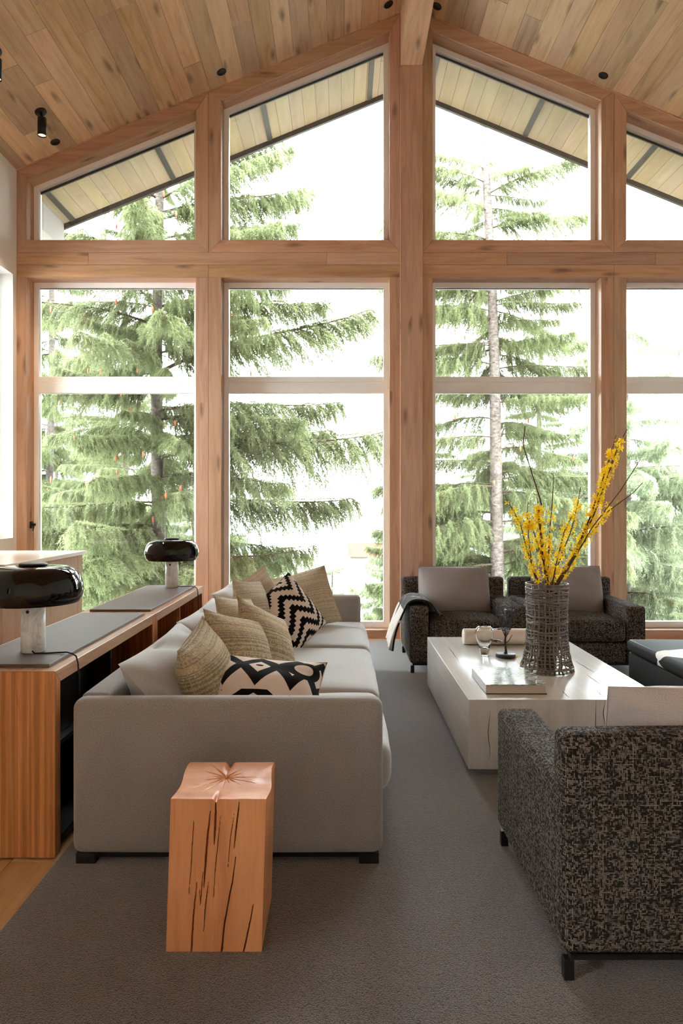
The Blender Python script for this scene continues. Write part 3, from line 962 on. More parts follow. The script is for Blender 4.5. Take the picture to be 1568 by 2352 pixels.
# ------------------------------------------------------------------ mushroom lamps
def mushroom_lamp(x, y, lab, cable, ph):
    z0 = CZ + 0.0138
    L = thing('table_lamp', lab, 'lamp', (x, y, z0), group='mushroom table lamps')
    MB().lathe([(0.0, 0.0), (0.046, 0.0), (0.0485, 0.003), (0.0475, 0.10), (0.0465, 0.2), (0.0, 0.2)], n=40).build('base', M['marble'], L)
    MB().lathe([(0.050, 0.199), (0.054, 0.201), (0.054, 0.207), (0.050, 0.209), (0.0, 0.209)], n=40).build('collar', M['brass'], L)
    MB().lathe([(0.0, 0.209), (0.03, 0.209), (0.03, 0.26), (0.0, 0.262)], n=24).build('socket', M['enamel'], L)
    prof = [(0.180, 0.203), (0.187, 0.212), (0.194, 0.230), (0.197, 0.252), (0.1955, 0.276), (0.189, 0.301), (0.177, 0.324), (0.159, 0.341), (0.136, 0.350), (0.10, 0.354), (0.05, 0.356), (0.0, 0.3565)]
    sh = MB().lathe(prof, n=72).build('shade', M['shade'], L)
    MB().lathe([(r_ - 0.006, z - 0.004 if z > 0.33 else z + 0.0005) for r_, z in prof[:-1]] + [(0.0, 0.3515)], n=72).build('shade_lining', M['enamel'], sh)
    MB().lathe([(0.052, 0.3555), (0.056, 0.358), (0.055, 0.364), (0.049, 0.366), (0.0, 0.3665)], n=36).build('top_cap', M['black'], sh)
    MB().lathe([(0.0, 0.0), (0.007, 0.0), (0.006, 0.003), (0.0, 0.0035)], n=14).build('switch', M['black'], L).matrix_local = Matrix.Translation((-0.002, -0.0475, 0.17)) @ Matrix.Rotation(PI / 2, 4, 'X')
    MB().tube(cable, 0.0032, 8).build('cord', M['cord'], L, world=True)
    return L


zc = CZ + 0.0175
mushroom_lamp(-1.279, 2.834, 'mushroom lamp with black glossy shade and marble base, nearest the viewer on the console',
              [(-1.262, 2.788, zc + 0.006), (-1.245, 2.772, zc), (-1.205, 2.778, zc), (-1.16, 2.79, zc), (-1.118, 2.78, zc + 0.004), (-1.085, 2.76, zc + 0.001), (-1.066, 2.745, zc - 0.005), (-1.056, 2.737, zc - 0.03), (-1.050, 2.735, zc - 0.10), (-1.051, 2.74, zc - 0.20), (-1.057, 2.77, zc - 0.28), (-1.066, 2.80, zc - 0.36), (-1.075, 2.86, 0.22), (-1.06, 2.90, 0.05)], 0)
mushroom_lamp(-1.262, 5.08, 'mushroom lamp with black glossy shade and marble base, by the window on the far console',
              [(-1.216, 5.085, zc + 0.006), (-1.20, 5.09, zc), (-1.16, 5.11, zc), (-1.12, 5.10, zc + 0.002), (-1.085, 5.06, zc), (-1.066, 5.03, zc - 0.004), (-1.056, 5.02, zc - 0.03), (-1.054, 5.03, zc - 0.15), (-1.06, 5.05, 0.3), (-1.07, 5.06, 0.05)], 1)


# ------------------------------------------------------------------ carved timber stool
def stool():
    cr = [  # front face cracks: (u, z) polylines, half width, depth; u in 0..1 across, z 0..1 up
        ([(0.265, 0.0), (0.268, 0.12), (0.276, 0.25), (0.30, 0.45)], 0.0042), ([(0.375, 0.42), (0.385, 0.60), (0.40, 0.78), (0.42, 0.92)], 0.0050),
        ([(0.39, 0.14), (0.395, 0.28), (0.42, 0.45)], 0.0022), ([(0.58, 0.0), (0.60, 0.18), (0.64, 0.33), (0.67, 0.45), (0.70, 0.62)], 0.0040),
        ([(0.68, 0.68), (0.70, 0.84), (0.72, 0.98)], 0.0032), ([(0.81, 0.0), (0.86, 0.16), (0.90, 0.31)], 0.0034),
        ([(0.47, 0.72), (0.475, 0.84), (0.475, 1.0)], 0.0050), ([(0.22, 0.38), (0.235, 0.55), (0.25, 0.88)], 0.0014),
        ([(0.48, 0.34), (0.49, 0.55), (0.53, 0.9)], 0.0013), ([(0.62, 0.55), (0.64, 0.75), (0.67, 0.9)], 0.0012), ([(0.33, 0.40), (0.345, 0.30), (0.36, 0.52)], 0.0016)]
    x0, x1, y0, y1, h = -0.14, 0.14, -0.14, 0.14, 0.447
    lean = lambda z: (0.012 * z / h)
    m = MB()
    def crack(u, z):
        d = 0.0
        for pl, hw in cr:
            for (ua, za), (ub, zb) in zip(pl, pl[1:]):
                if za > zb: ua, za, ub, zb = ub, zb, ua, za
                if za <= z <= zb:
                    f = (z - za) / (zb - za)
                    zz0, zz1 = min(p[1] for p in pl), max(p[1] for p in pl)
                    tz = (z - zz0) / (zz1 - zz0)
                    w = hw * 0.62 * (0.35 + 0.65 * math.sin(PI * min(max(tz if zz0 > 0.02 else 0.5 + tz / 2, 0.02), 0.98)))
                    e = abs(u - (ua + (ub - ua) * f) - 0.003 * mnoise.noise((z * 12, ua * 9, 0))) * (x1 - x0)
                    if e < w: d = max(d, 0.028 * min(1, (w - e) / w * 3))
        return d
    def top_z(u, v):
        # saddle: dips to the right side and centre, chips at the middle of front and back edges
        x, y = (u - 0.48), (v - 0.62)
        a = math.atan2(y, x); r_ = math.hypot(x, y)
        z = h - 0.012 * math.exp(-((v - 0.5) / 0.28) ** 2) * (0.4 + 0.6 * u) + 0.006 * (v - 0.5)
        z -= 0.018 * math.exp(-((u - 0.47) / 0.03) ** 2) * math.exp(-((v - 1.0) / 0.16) ** 2)
        z -= 0.012 * math.exp(-((u - 0.475) / 0.02) ** 2) * math.exp(-((v - 0.0) / 0.14) ** 2)
        for k, an in enumerate((0.04, 0.5, 0.95, 1.57, 2.2, 2.7, 3.1, 3.5, 3.95, 4.3, 4.71, 5.05, 5.5, 5.9)):
            da = abs((a - an + PI) % (2 * PI) - PI)
            z -= 0.007 * math.exp(-((da * r_ + 0.006 * mnoise.noise((r_ * 14, k * 3.1, 0))) / 0.0042) ** 2) * max(0, 1 - r_ / (0.34 + 0.16 * math.sin(k * 5)))
        return z + 0.0016 * mnoise.noise((u * 7, v * 7, 3))
    NU, NV = 230, 120
    def front(a, b):
        z = b * top_z(a, 0.0)
        return (x0 + (x1 - x0) * a + lean(z), y0 + crack(a, b) + 0.008 * (z / h), z)
    m.grid(front, NU, NV, smooth=False, uv=False)
    def top(a, b):
        wob = 0.006 * math.sin(b * 5.5) * (abs(a - 0.5) * 2) ** 6
        return (x0 + (x1 - x0) * a + lean(h) + wob, y0 + 0.008 + (y1 - y0 - 0.008) * b + (crack(a, 0.999) if b == 0 else 0), top_z(a, b))
    m.grid(top, 170, 150, smooth=True, uv=False)
    def side(sx):
        def f(a, b):
            z = b * top_z(0 if sx < 0 else 1, a)
            wob = 0.006 * math.sin(a * 5.5) * b ** 4
            return ((x0 if sx < 0 else x1) + lean(z) + wob, y0 + 0.008 * z / h * (1 - a) + (y1 - y0) * a, z)
        return f
    m.grid(side(1), 16, 20, smooth=False, uv=False)
    m.grid(side(-1), 16, 20, smooth=False, uv=False)
    m.grid(lambda a, b: (x1 - (x1 - x0) * a + lean(b * h), y1, b * top_z(1 - a, 1.0)), 60, 20, smooth=False, uv=False)
    m.box(x0 + 0.012, x1 - 0.012, y0 + 0.03, y1 - 0.012, 0.0, 0.03)
    return m


M['stool'] = wood('orange_cedar', srgb(206, 114, 62), srgb(234, 142, 82), srgb(242, 162, 104), freq=12, rough=0.42, var=0.0, knots=0.25, coat=0.05)
st = stool().build('stool', M['stool'], grain=2)
st.location = (-0.3735, 2.138, FR + 0.0005)
tag(st, 'carved reddish timber block stool with dark cracks beside the sofa arm', 'stool')


# ------------------------------------------------------------------ armchairs
def armchair(lab, loc, rz):
    a = thing('armchair', lab, 'armchair', loc, rz, group='tweed armchairs')
    tw = M['tweed_chair']
    for sx in (-1, 1):
        x0, x1 = sorted((sx * 0.45, sx * 0.302))
        MB().cushion(x0, x1, -0.40, 0.37, 0.075, 0.522, r=0.026, bulge=(0.001, 0, 0.002), n=8).build('arm', tw, a, weld=True, grain=1)
    MB().cushion(-0.45, 0.45, 0.296, 0.40, 0.075, 0.680, r=0.030, bulge=(0, 0.004, 0.002), n=10).build('backrest', tw, a, weld=True)
    MB().bbox(-0.30, 0.30, -0.385, 0.29, 0.075, 0.236, r=0.015, seg=3).build('base', tw, a)
    MB().cushion(-0.299, 0.299, -0.398, 0.292, 0.240, 0.408, r=0.04, bulge=(0, 0.004, 0.022), n=10).build('seat_cushion', tw, a, weld=True)
    MB().box(-0.425, 0.425, -0.375, 0.385, 0.058, 0.074).build('frame', M['black_wood'], a)
    for x0 in (-0.447, 0.409):
        for y0 in (-0.385, 0.357):
            MB().bbox(x0 + 0.005, x0 + 0.033, y0, y0 + 0.028, 0.0, 0.0575, r=0.002, seg=1, smooth=False).build('leg', M['black_wood'], a)
    return a


armchair('black and white tweed armchair by the window, under the dark throw', (0.984, 5.725, FR), 0)
armchair('black and white tweed armchair by the window, behind the vase of branches', (1.928, 5.725, FR), 0)
armchair('black and white tweed armchair in right foreground, its back to the viewer', (1.054, 2.260, FR), PI)
pillow('cushion', 'taupe leather cushion on the left window armchair', 'cushion', (0.965, 5.86, 0.585), (0.0, -0.93, 0.30), 0.60, 0.44, 0.26, M['taupe'], 31, 0, 'taupe chair cushions', wr=0.006, pinch=-0.01)
pillow('cushion', 'taupe leather cushion on the right window armchair, behind the branches', 'cushion', (1.935, 5.86, 0.590), (0.0, -0.93, 0.30), 0.60, 0.45, 0.26, M['taupe'], 32, -1, 'taupe chair cushions', wr=0.006, pinch=-0.01)
pillow('cushion', 'rose grey cushion inside the right foreground armchair', 'cushion', (1.09, 2.085, 0.585), (0.0, 0.95, 0.30), 0.60, 0.42, 0.26, M['rose_grey'], 33, 0, wr=0.012, pinch=0.03)


# throw over the arm of the left window chair
def throw():
    t = NT('dark_throw_with_pale_ends')
    s = t.n('ShaderNodeSeparateXYZ', {0: t.uv()})
    u, v = s.outputs[0], s.outputs[1]
    e1 = t.math('LESS_THAN', u, 0.34)
    st_ = t.math('GREATER_THAN', t.math('FRACT', t.math('ADD', t.math('MULTIPLY', v, 2.6), 0.1)), 0.14)
    sp = t.math('MULTIPLY', t.math('GREATER_THAN', t.noise(t.vmath('MULTIPLY', t.uv(), (3, 5, 1)), 2.0, 2), 0.64), 0.8)
    f = t.math('MAXIMUM', t.math('MULTIPLY', e1, st_), sp)
    c = t.mix(f, srgb(38, 36, 38), srgb(226, 214, 206))
    t.bump(t.noise(t.uv(), 70, 3), 0.3, 0.003)
    t.done(c, 0.95, 0.1, sheen=0.3)
    xa, xb, zt = 0.534, 0.682, 0.54
    prof = [(-0.115, 0.20), (-0.105, 0.27), (-0.082, 0.36), (-0.05, 0.45), (-0.022, 0.515), (0.0, 0.556), (0.05, 0.575), (0.11, 0.572), (0.155, 0.555), (0.19, 0.515), (0.225, 0.465), (0.262, 0.452)]
    def fn(a, b):
        f = a * (len(prof) - 1)
        i = min(int(f), len(prof) - 2); q = f - i
        p = [prof[max(0, min(len(prof) - 1, i + d))] for d in (-1, 0, 1, 2)]
        def cr(k):
            return 0.5 * (2 * p[1][k] + (p[2][k] - p[0][k]) * q + (2 * p[0][k] - 5 * p[1][k] + 4 * p[2][k] - p[3][k]) * q * q + (3 * p[1][k] - p[0][k] - 3 * p[2][k] + p[3][k]) * q ** 3)
        fold = max(0, 0.45 - a) * 2
        y = 5.37 + 0.40 * b + 0.03 * math.sin(a * 5) * (b - 0.3)
        w = 0.030 * math.sin(b * 16 + a * 2) * fold + 0.006 * mnoise.noise((a * 5, b * 7, 1))
        return (xa + cr(0) - abs(w) * (1 if a < 0.45 else 0.0) - 0.01 * fold, y, cr(1) + (abs(w) if a >= 0.4 else 0) + 0.05 * fold * (b - 0.5) * 0.8)
    m = MB().grid(fn, 46, 30)
    o = m.build('throw_blanket', t.m)
    md = o.modifiers.new('thickness', 'SOLIDIFY'); md.thickness = 0.013; md.offset = 1
    tag(o, 'dark throw with pale ends draped over the left armchair arm by the window', 'blanket')


throw()

# ------------------------------------------------------------------ coffee table
ct = thing('coffee_table', 'low off-white lacquered timber coffee table with fine cracks', 'table', (1.083, 4.05, FR))
TT = 0.395
MB().bbox(0.607, 1.559, 3.265, 4.835, 0.062, TT, r=0.003, seg=2).build('body', M['lacquer'], ct, world=True, grain=1)
MB().box(0.67, 1.50, 3.33, 4.77, FR, 0.061).build('plinth', plain('grey_plinth', srgb(150, 144, 138), 0.4), ct, world=True)
M['crack'] = plain('dark_check', srgb(70, 64, 60), 0.8, 0.1)


def crack_mb(pts, hw, up):
    """a shallow open check: narrow lens-shaped sliver along pts"""
    m = MB()
    n = len(pts)
    pts = [Vector(p) for p in pts]
    up = Vector(up)
    L, Rr = [], []
    for i, p in enumerate(pts):
        d = (pts[min(i + 1, n - 1)] - pts[max(i - 1, 0)]).normalized()
        s_ = d.cross(up).normalized() * hw * math.sin(PI * (0.04 + 0.92 * i / (n - 1)))
        L.append(p + s_); Rr.append(p - s_)
    vs = [q + up * 0.0008 for q in L] + [q + up * 0.0008 for q in Rr] + [q - up * 0.003 for q in L] + [q - up * 0.003 for q in Rr]
    fs = []
    for i in range(n - 1):
        fs += [(i, i + 1, n + i + 1, n + i), (2 * n + i, 3 * n + i, 3 * n + i + 1, 2 * n + i + 1), (i, 2 * n + i, 2 * n + i + 1, i + 1), (n + i, n + i + 1, 3 * n + i + 1, 3 * n + i)]
    return m.add(vs, fs)


rr = random.Random(3)
for x_, ya, yb, dx in ((1.345, 3.52, 3.74, 0.0), (1.27, 3.32, 3.44, 0.012), (1.405, 3.80, 4.08, -0.008), (0.70, 4.1, 4.5, 0.004), (1.10, 3.30, 3.42, 0.004)):
    crack_mb([(x_ + dx * i / 7 + 0.0016 * math.sin(i * 2.1), ya + (yb - ya) * i / 7, TT) for i in range(8)], 0.0017, (0, 0, 1)).build('crack', M['crack'], ct, world=True)
for x_, z0_, z1_, dx in ((0.705, 0.10, 0.345, 0.004), (1.215, 0.10, 0.393, 0.001), (1.255, 0.25, 0.393, 0.004), (1.335, 0.18, 0.393, 0.006), (0.80, 0.25, 0.36, 0.003)):
    crack_mb([(x_ + dx * math.sin(i * 1.2), 3.265, z0_ + (z1_ - z0_) * i / 7) for i in range(8)], 0.0016, (0, -1, 0)).build('crack', M['crack'], ct, world=True)

# white roll
ro = MB().lathe([(0.0, 0.0), (0.045, 0.0), (0.052, 0.004), (0.0525, 0.02), (0.0525, 0.41), (0.052, 0.426), (0.045, 0.43), (0.0, 0.43)], n=40).build('roll', plain('cream_vellum', srgb(232, 220, 208), 0.7, 0.3))
ro.matrix_world = Matrix.Translation((0.814, 4.575, TT + 0.0532)) @ Matrix.Rotation(PI / 2, 4, 'Y')
tag(ro, 'cream cylindrical roll lying at the far end of the white coffee table', 'roll')

# glass vase
def mat_clear():
    t = NT('clear_glass')
    t.b.inputs['Transmission Weight'].default_value = 1.0
    t.b.inputs['IOR'].default_value = 1.48
    return t.done((1, 1, 1, 1), 0.0)


M['clear'] = mat_clear()
gv = MB()
gp = [(0.0, 0.0), (0.026, 0.0), (0.028, 0.008), (0.030, 0.03), (0.040, 0.07), (0.053, 0.11), (0.0575, 0.14), (0.053, 0.165), (0.040, 0.180), (0.034, 0.183), (0.036, 0.178), (0.049, 0.162), (0.053, 0.14), (0.048, 0.11), (0.034, 0.07), (0.022, 0.045), (0.0, 0.04)]
gv.lathe(gp, n=32, smooth=True)
o = gv.build('glass_vase', M['clear'], weld=True)
o.location = (0.887, 4.24, TT + 0.001)
tag(o, 'clear faceted glass vase tapering to a narrow foot, on the coffee table', 'vase')


# little metal tree
def tree_sculpture():
    t = thing('tree_sculpture', 'small dark metal tree sculpture on a round base on the coffee table', 'sculpture', (1.007, 4.19, TT + 0.001))
    mt = plain('blackened_metal', srgb(52, 47, 45), 0.45, 0.5)
    MB().lathe([(0.0, 0.0), (0.058, 0.0), (0.060, 0.002), (0.060, 0.020), (0.058, 0.022), (0.0, 0.022)], n=40).build('base', mt, t)
    tr = MB().tube([(0, 0, 0.02), (0.002, 0, 0.028), (0.0, 0, 0.06), (-0.002, 0.002, 0.10), (0.0, 0, 0.13)], [0.016, 0.009, 0.0065, 0.006, 0.006], 10).build('trunk', mt, t)
    rr = random.Random(8)
    br, lf = MB(), MB()
    def pad(p, s):
        for k in range(9):
            a = rr.uniform(0, 2 * PI); d = s * math.sqrt(rr.random())
            c = Vector(p) + Vector((math.cos(a) * d, math.sin(a) * d, rr.uniform(-0.004, 0.006)))
            q = [c + Vector((math.cos(b) * 0.013, math.sin(b) * 0.011, rr.uniform(-0.003, 0.003))) for b in (0, 1.05, 2.1, 3.14, 4.2, 5.25)]
            lf.add(q + [c + Vector((0, 0, 0.005)), c - Vector((0, 0, 0.004))], [(i, (i + 1) % 6, 6) for i in range(6)] + [((i + 1) % 6, i, 7) for i in range(6)])
    def grow(p, d, L, r_, dep):
        pts = [Vector(p)]
        d = Vector(d).normalized()
        for k in range(4):
            d = (d + Vector((rr.uniform(-.25, .25), rr.uniform(-.25, .25), rr.uniform(-.05, .2)))).normalized()
            pts.append(pts[-1] + d * L / 4)
        br.tube(pts, [r_ * (1 - 0.15 * i) for i in range(5)], 5)
        if dep == 0:
            return
        for k in range(3 if dep > 1 else 2):
            i = rr.choice((2, 3, 4))
            nd = d + Vector((rr.uniform(-.9, .9), rr.uniform(-.9, .9), rr.uniform(-0.1, .5)))
            grow(pts[i], nd, L * 0.72, r_ * 0.62, dep - 1)
    for az, el, L in ((2.6, 0.9, 0.10), (0.5, 0.95, 0.11), (1.6, 1.2, 0.12), (4.0, 1.0, 0.11), (5.4, 0.9, 0.10), (3.2, 1.3, 0.13), (0.1, 1.25, 0.12)):
        grow((0, 0, 0.11 + 0.02 * rr.random()), (math.cos(az) * math.cos(el), math.sin(az) * math.cos(el), math.sin(el)), L * 1.15, 0.0030, 3)
    br.tube([(0, 0, 0.075), (-0.03, -0.01, 0.085), (-0.05, -0.012, 0.10)], [0.003, 0.0025, 0.002], 5)
    br.tube([(0.001, 0, 0.085), (0.02, 0.0, 0.10), (0.04, 0.0, 0.135)], [0.003, 0.0025, 0.002], 5)
    for p, s in (((-0.062, -0.012, 0.102), 0.030), ((-0.012, 0.0, 0.168), 0.035), ((0.01, 0.01, 0.172), 0.02), ((-0.02, 0.0, 0.255), 0.03), ((0.025, 0.01, 0.285), 0.028), ((-0.005, 0.01, 0.31), 0.02)):
        pad(p, s)
    br.build('branches', mt, t, kind='stuff')
    lf.build('leaves', mt, t, kind='stuff')


tree_sculpture()

# book
bk = thing('book', 'thick hardback book with a glossy grey green photo cover on the coffee table', 'book', (0.86, 3.537, TT + 0.0005))
MB().box(-0.150, 0.150, -0.180, 0.180, 0.045, 0.048).build('cover', M['cover'], bk, grain=0)
MB().box(-0.150, 0.150, -0.180, 0.180, 0.0, 0.003).build('cover', plain('dark_cover_board', srgb(52, 46, 42), 0.4), bk)
MB().box(-0.150, -0.147, -0.180, 0.180, 0.0031, 0.0449).build('spine', plain('grey_spine', srgb(196, 196, 196), 0.25, 0.5), bk)
MB().box(-0.1468, 0.144, -0.175, 0.175, 0.0031, 0.0449).build('pages', M['pages'], bk)

# ------------------------------------------------------------------ woven vase with forsythia
def mat_needles(name, a, b, tr=0.5):
    t = NT(name)
    rnd = t.n('ShaderNodeObjectInfo').outputs['Random']
    n = t.noise(t.objc(), 2.6, 2)
    c = t.mix(t.math('ADD', t.math('MULTIPLY', n, 0.7), t.math('MULTIPLY', rnd, 0.3)), a, b)
    df = t.n('ShaderNodeBsdfDiffuse', {'Color': c})
    tl = t.n('ShaderNodeBsdfTranslucent', {'Color': c})
    mx = t.n('ShaderNodeMixShader', {0: tr, 1: df.outputs[0], 2: tl.outputs[0]})
    t.put(t.t.nodes['Material Output'].inputs[0], mx.outputs[0])
    return t.m


VX, VY = 1.160, 3.860


def vase_r(z):
    pts = [(0, 0.146), (0.03, 0.138), (0.07, 0.126), (0.12, 0.117), (0.18, 0.111), (0.26, 0.108), (0.36, 0.109), (0.44, 0.112), (0.485, 0.114)]
    for (a, ra), (b, rb) in zip(pts, pts[1:]):
        if z <= b:
            return ra + (rb - ra) * (z - a) / (b - a)
    return pts[-1][1]


def woven_vase():
    t = thing('woven_vase', 'tall grey woven wire vase with flared foot on the coffee table', 'vase', (VX, VY, TT + 0.004))
    mt = plain('grey_woven_metal', srgb(122, 112, 104), 0.4, 0.5, metal=0.35, var=0.25)
    rr = random.Random(2)
    NV_, H = 36, 0.485
    for k in range(NV_):
        a0 = 2 * PI * k / NV_ + rr.uniform(-.06, .06)
        pts = []
        for i in range(19):
            z = H * i / 18
            a = a0 + 0.09 * mnoise.noise((k * 3.3, z * 12, 0)) + (0.14 * mnoise.noise((k * 1.3, z * 20, 4)) if z < 0.14 else 0)
            r_ = vase_r(z) + (0.002 if (i + k) % 2 else -0.002)
            pts.append((r_ * math.cos(a), r_ * math.sin(a), z))
        MB().tube(pts, rr.choice((0.0030, 0.0036, 0.0046, 0.0058)), 5).build('upright_strand', mt, t)
    zs = [0.004]
    while zs[-1] < H - 0.02:
        zs.append(zs[-1] + rr.uniform(0.010, 0.021) * (0.72 if zs[-1] > 0.30 else 1.0))
    for j, z0 in enumerate(zs + [H - 0.006, H]):
        pts = []
        for i in range(49):
            a = 2 * PI * i / 48
            z = max(0.004, z0 + 0.010 * mnoise.noise((math.cos(a) * 2, math.sin(a) * 2, j * 2.7)) * (0 if j >= len(zs) else 1))
            r_ = vase_r(z) + (0.0025 if (i + j) % 2 else -0.0015)
            pts.append((r_ * math.cos(a), r_ * math.sin(a), z))
        MB().tube(pts, rr.choice((0.0032, 0.0038, 0.0048, 0.0062)), 5, cap=False).build('woven_ring', mt, t)
    MB().lathe([(0.0, 0.006), (0.050, 0.006), (0.055, 0.012), (0.055, 0.41), (0.052, 0.412), (0.052, 0.014), (0.0, 0.010)], n=32).build('inner_tube', plain('amber_brown_glass', srgb(104, 82, 52), 0.15, 0.5), t)


woven_vase()
M['twig'] = plain('forsythia_twig', srgb(104, 76, 52), 0.8, 0.2, var=0.2)
M['petal'] = mat_needles('yellow_petal', srgb(255, 208, 30), srgb(255, 226, 60), 0.45)
M['bud'] = plain('green_bud', srgb(150, 176, 50), 0.6, 0.2)


def zp(px, py):
    """a point of the zoomed detail of the photograph, as (x offset, height) at the vase's distance"""
    X, Y = 1080 + px * 0.26786, 960 + py * 0.26786
    s = F_PX / VY
    return (X - 784) / s - VX, EYE - (Y - 1163) / s


BR = [  # polylines from tip to foot, depth of tip, flower range (0 foot .. 1 tip), density, label
    ([(475, 65), (460, 240), (600, 690), (615, 745), (585, 805), (620, 1180), (655, 1430)], 0.02, (0.10, 0.42), 34, 'tall bare forked forsythia branch on left of the vase'),
    ([(260, 670), (400, 900), (470, 1120), (580, 1430)], -0.10, (0.08, 0.88), 34, 'leftmost forsythia branch leaning outward with green tip'),
    ([(515, 720), (500, 850), (560, 1000), (630, 1250), (660, 1450)], 0.05, (0.10, 0.80), 30, 'forsythia branch second from left with pale green tip'),
    ([(485, 880), (480, 1000), (520, 1240), (600, 1440)], -0.05, (0.05, 0.95), 30, 'short forsythia branch covered in yellow flowers at left'),
    ([(760, 470), (740, 690), (690, 1060), (660, 1430)], 0.10, (0.08, 0.60), 22, 'slender forsythia branch upright in the middle of the vase'),
    ([(840, 820), (770, 980), (720, 1250), (690, 1450)], -0.08, (0.08, 0.98), 30, 'short forsythia branch in middle, flowering to its tip'),
    ([(975, 590), (940, 770), (880, 980), (760, 1270), (700, 1440)], 0.06, (0.12, 0.85), 30, 'forsythia branch right of middle with bare thin tip'),
    ([(1250, 150), (1190, 350), (1120, 560), (1030, 830), (900, 1140), (740, 1430)], 0.00, (0.12, 0.88), 54, 'tall forsythia branch leaning right with thick yellow clusters'),
    ([(1305, 110), (1240, 230), (1160, 480), (1045, 830), (890, 1170), (730, 1430)], -0.06, (0.30, 0.82), 40, 'tallest right leaning forsythia branch with green buds at tip'),
    ([(1390, 140), (1250, 370), (1180, 520), (1000, 950), (870, 1230), (750, 1430)], 0.08, (0.14, 0.72), 24, 'thin right leaning forsythia branch ending in a long bare twig'),
    ([(1390, 365), (1240, 620), (1010, 940), (850, 1240), (740, 1430)], -0.10, (0.14, 0.66), 22, 'straight right leaning forsythia branch with bare upper half'),
    ([(1505, 550), (1420, 640), (1200, 800), (960, 1110), (800, 1340), (730, 1430)], 0.04, (0.12, 0.62), 24, 'rightmost forsythia branch, the lowest and most slanted'),
    ([(625, 690), (635, 900), (645, 1150), (665, 1440)], 0.12, (0.05, 0.85), 22, 'short straight forsythia branch behind the left cluster')]


def flower(m, p, d, rr):
    d = Vector(d).normalized()
    u = d.orthogonal().normalized()
    w = d.cross(u)
    a0 = rr.uniform(0, PI)
    for k in range(4):
        a = a0 + k * PI / 2 + rr.uniform(-.2, .2)
        o_ = u * math.cos(a) + w * math.sin(a)
        s_ = o_.cross(d).normalized()
        L, wd = rr.uniform(0.014, 0.022), 0.0044
        q = [p, p + o_ * L * 0.5 + d * 0.004 + s_ * wd, p + o_ * L + d * 0.006, p + o_ * L * 0.5 + d * 0.004 - s_ * wd, p + o_ * L * 0.5 + d * 0.0025]
        m.add(q, [(0, 1, 4), (0, 4, 3), (1, 2, 4), (4, 2, 3)])


for bi, (pl, dy, rng, nf, lab) in enumerate(BR):
    rr = random.Random(100 + bi)
    pl = pl[::-1]
    q = [zp(*p) for p in pl]
    foot = q[0]
    fx = max(-0.045, min(0.045, foot[0]))
    pts = [Vector((fx * 0.55 + 0.02 * math.cos(bi * 2.4), 0.025 * math.sin(bi * 2.4), 0.405 + 0.015))]
    hz = q[-1][1] - foot[1]
    for (a, z) in q:
        f = max(0, (z - foot[1]) / hz)
        pts.append(Vector((a, dy * f * 1.0 + 0.02 * math.sin(bi * 2.4) * (1 - f), z)))
    # subdivide
    fine = []
    for a, b in zip(pts, pts[1:]):
        for k in range(5):
            p = a.lerp(b, k / 5)
            fine.append(p + Vector((mnoise.noise((p.z * 25, bi, 0)), mnoise.noise((p.z * 25, bi, 9)), 0)) * 0.0025)
    fine.append(pts[-1])
    base = thing('forsythia_branch', lab, 'branch', (VX, VY, 0), group='forsythia branches in the woven vase')
    thick = 0.0064 if bi in (0, 7, 8) else 0.0050
    n = len(fine)
    MB().tube(fine, [thick * (1 - 0.62 * i / (n - 1)) for i in range(n)], 6).build('twig', M['twig'], base)
    mf, mb_ = MB(), MB()
    m0 = 5
    for k in range(int(nf * 2.9)):
        f = rng[0] + (rng[1] - rng[0]) * rr.random()
        cl = 0.5 + 0.5 * mnoise.noise((f * 9, bi * 5.5, 2))
        if rr.random() > 0.45 + 0.6 * cl:
            continue
        i = min(int(m0 + f * (n - 1 - m0)), n - 2)
        p = fine[i].lerp(fine[i + 1], rr.random())
        ax = (fine[i + 1] - fine[i]).normalized()
        d = Vector((rr.gauss(0, 1), rr.gauss(0, 1), rr.gauss(0, 1)))
        d = (d - ax * d.dot(ax)).normalized() + ax * rr.uniform(-0.1, 0.5)
        flower(mf, p + d * rr.uniform(0.006, 0.026), d, rr)
    for k in range(6):
        f = rr.uniform(0.8, 1.0)
        i = min(int(f * (n - 1)), n - 1)
        p = fine[i]
        d = Vector((rr.gauss(0, 1), rr.gauss(0, 1), 1.2)).normalized()
        s_ = d.orthogonal().normalized()
        mb_.add([p, p + d * 0.006 + s_ * 0.0025, p + d * 0.014, p + d * 0.006 - s_ * 0.0025, p + d * 0.007 + d.cross(s_) * 0.002], [(0, 1, 4), (1, 2, 4), (2, 3, 4), (3, 0, 4), (0, 3, 2), (0, 2, 1)])
    mf.build('blossoms', M['petal'], base, kind='stuff')
    mb_.build('buds', M['bud'], base, kind='stuff')
for k, (px_, py_) in enumerate(((0.985, 4.33), (1.075, 4.19), (1.045, 4.02))):
    mf = MB()
    flower(mf, Vector((0, 0, 0.0012)), (0, 0, 1), random.Random(k))
    o = mf.build('fallen_blossom', M['petal'])
    o.location = (px_, py_, TT)
    tag(o, ('fallen yellow blossom behind the metal tree on the coffee table', 'fallen yellow blossom between the metal tree and the woven vase', 'fallen yellow blossom in front of the metal tree')[k], 'blossom', 'fallen blossoms')

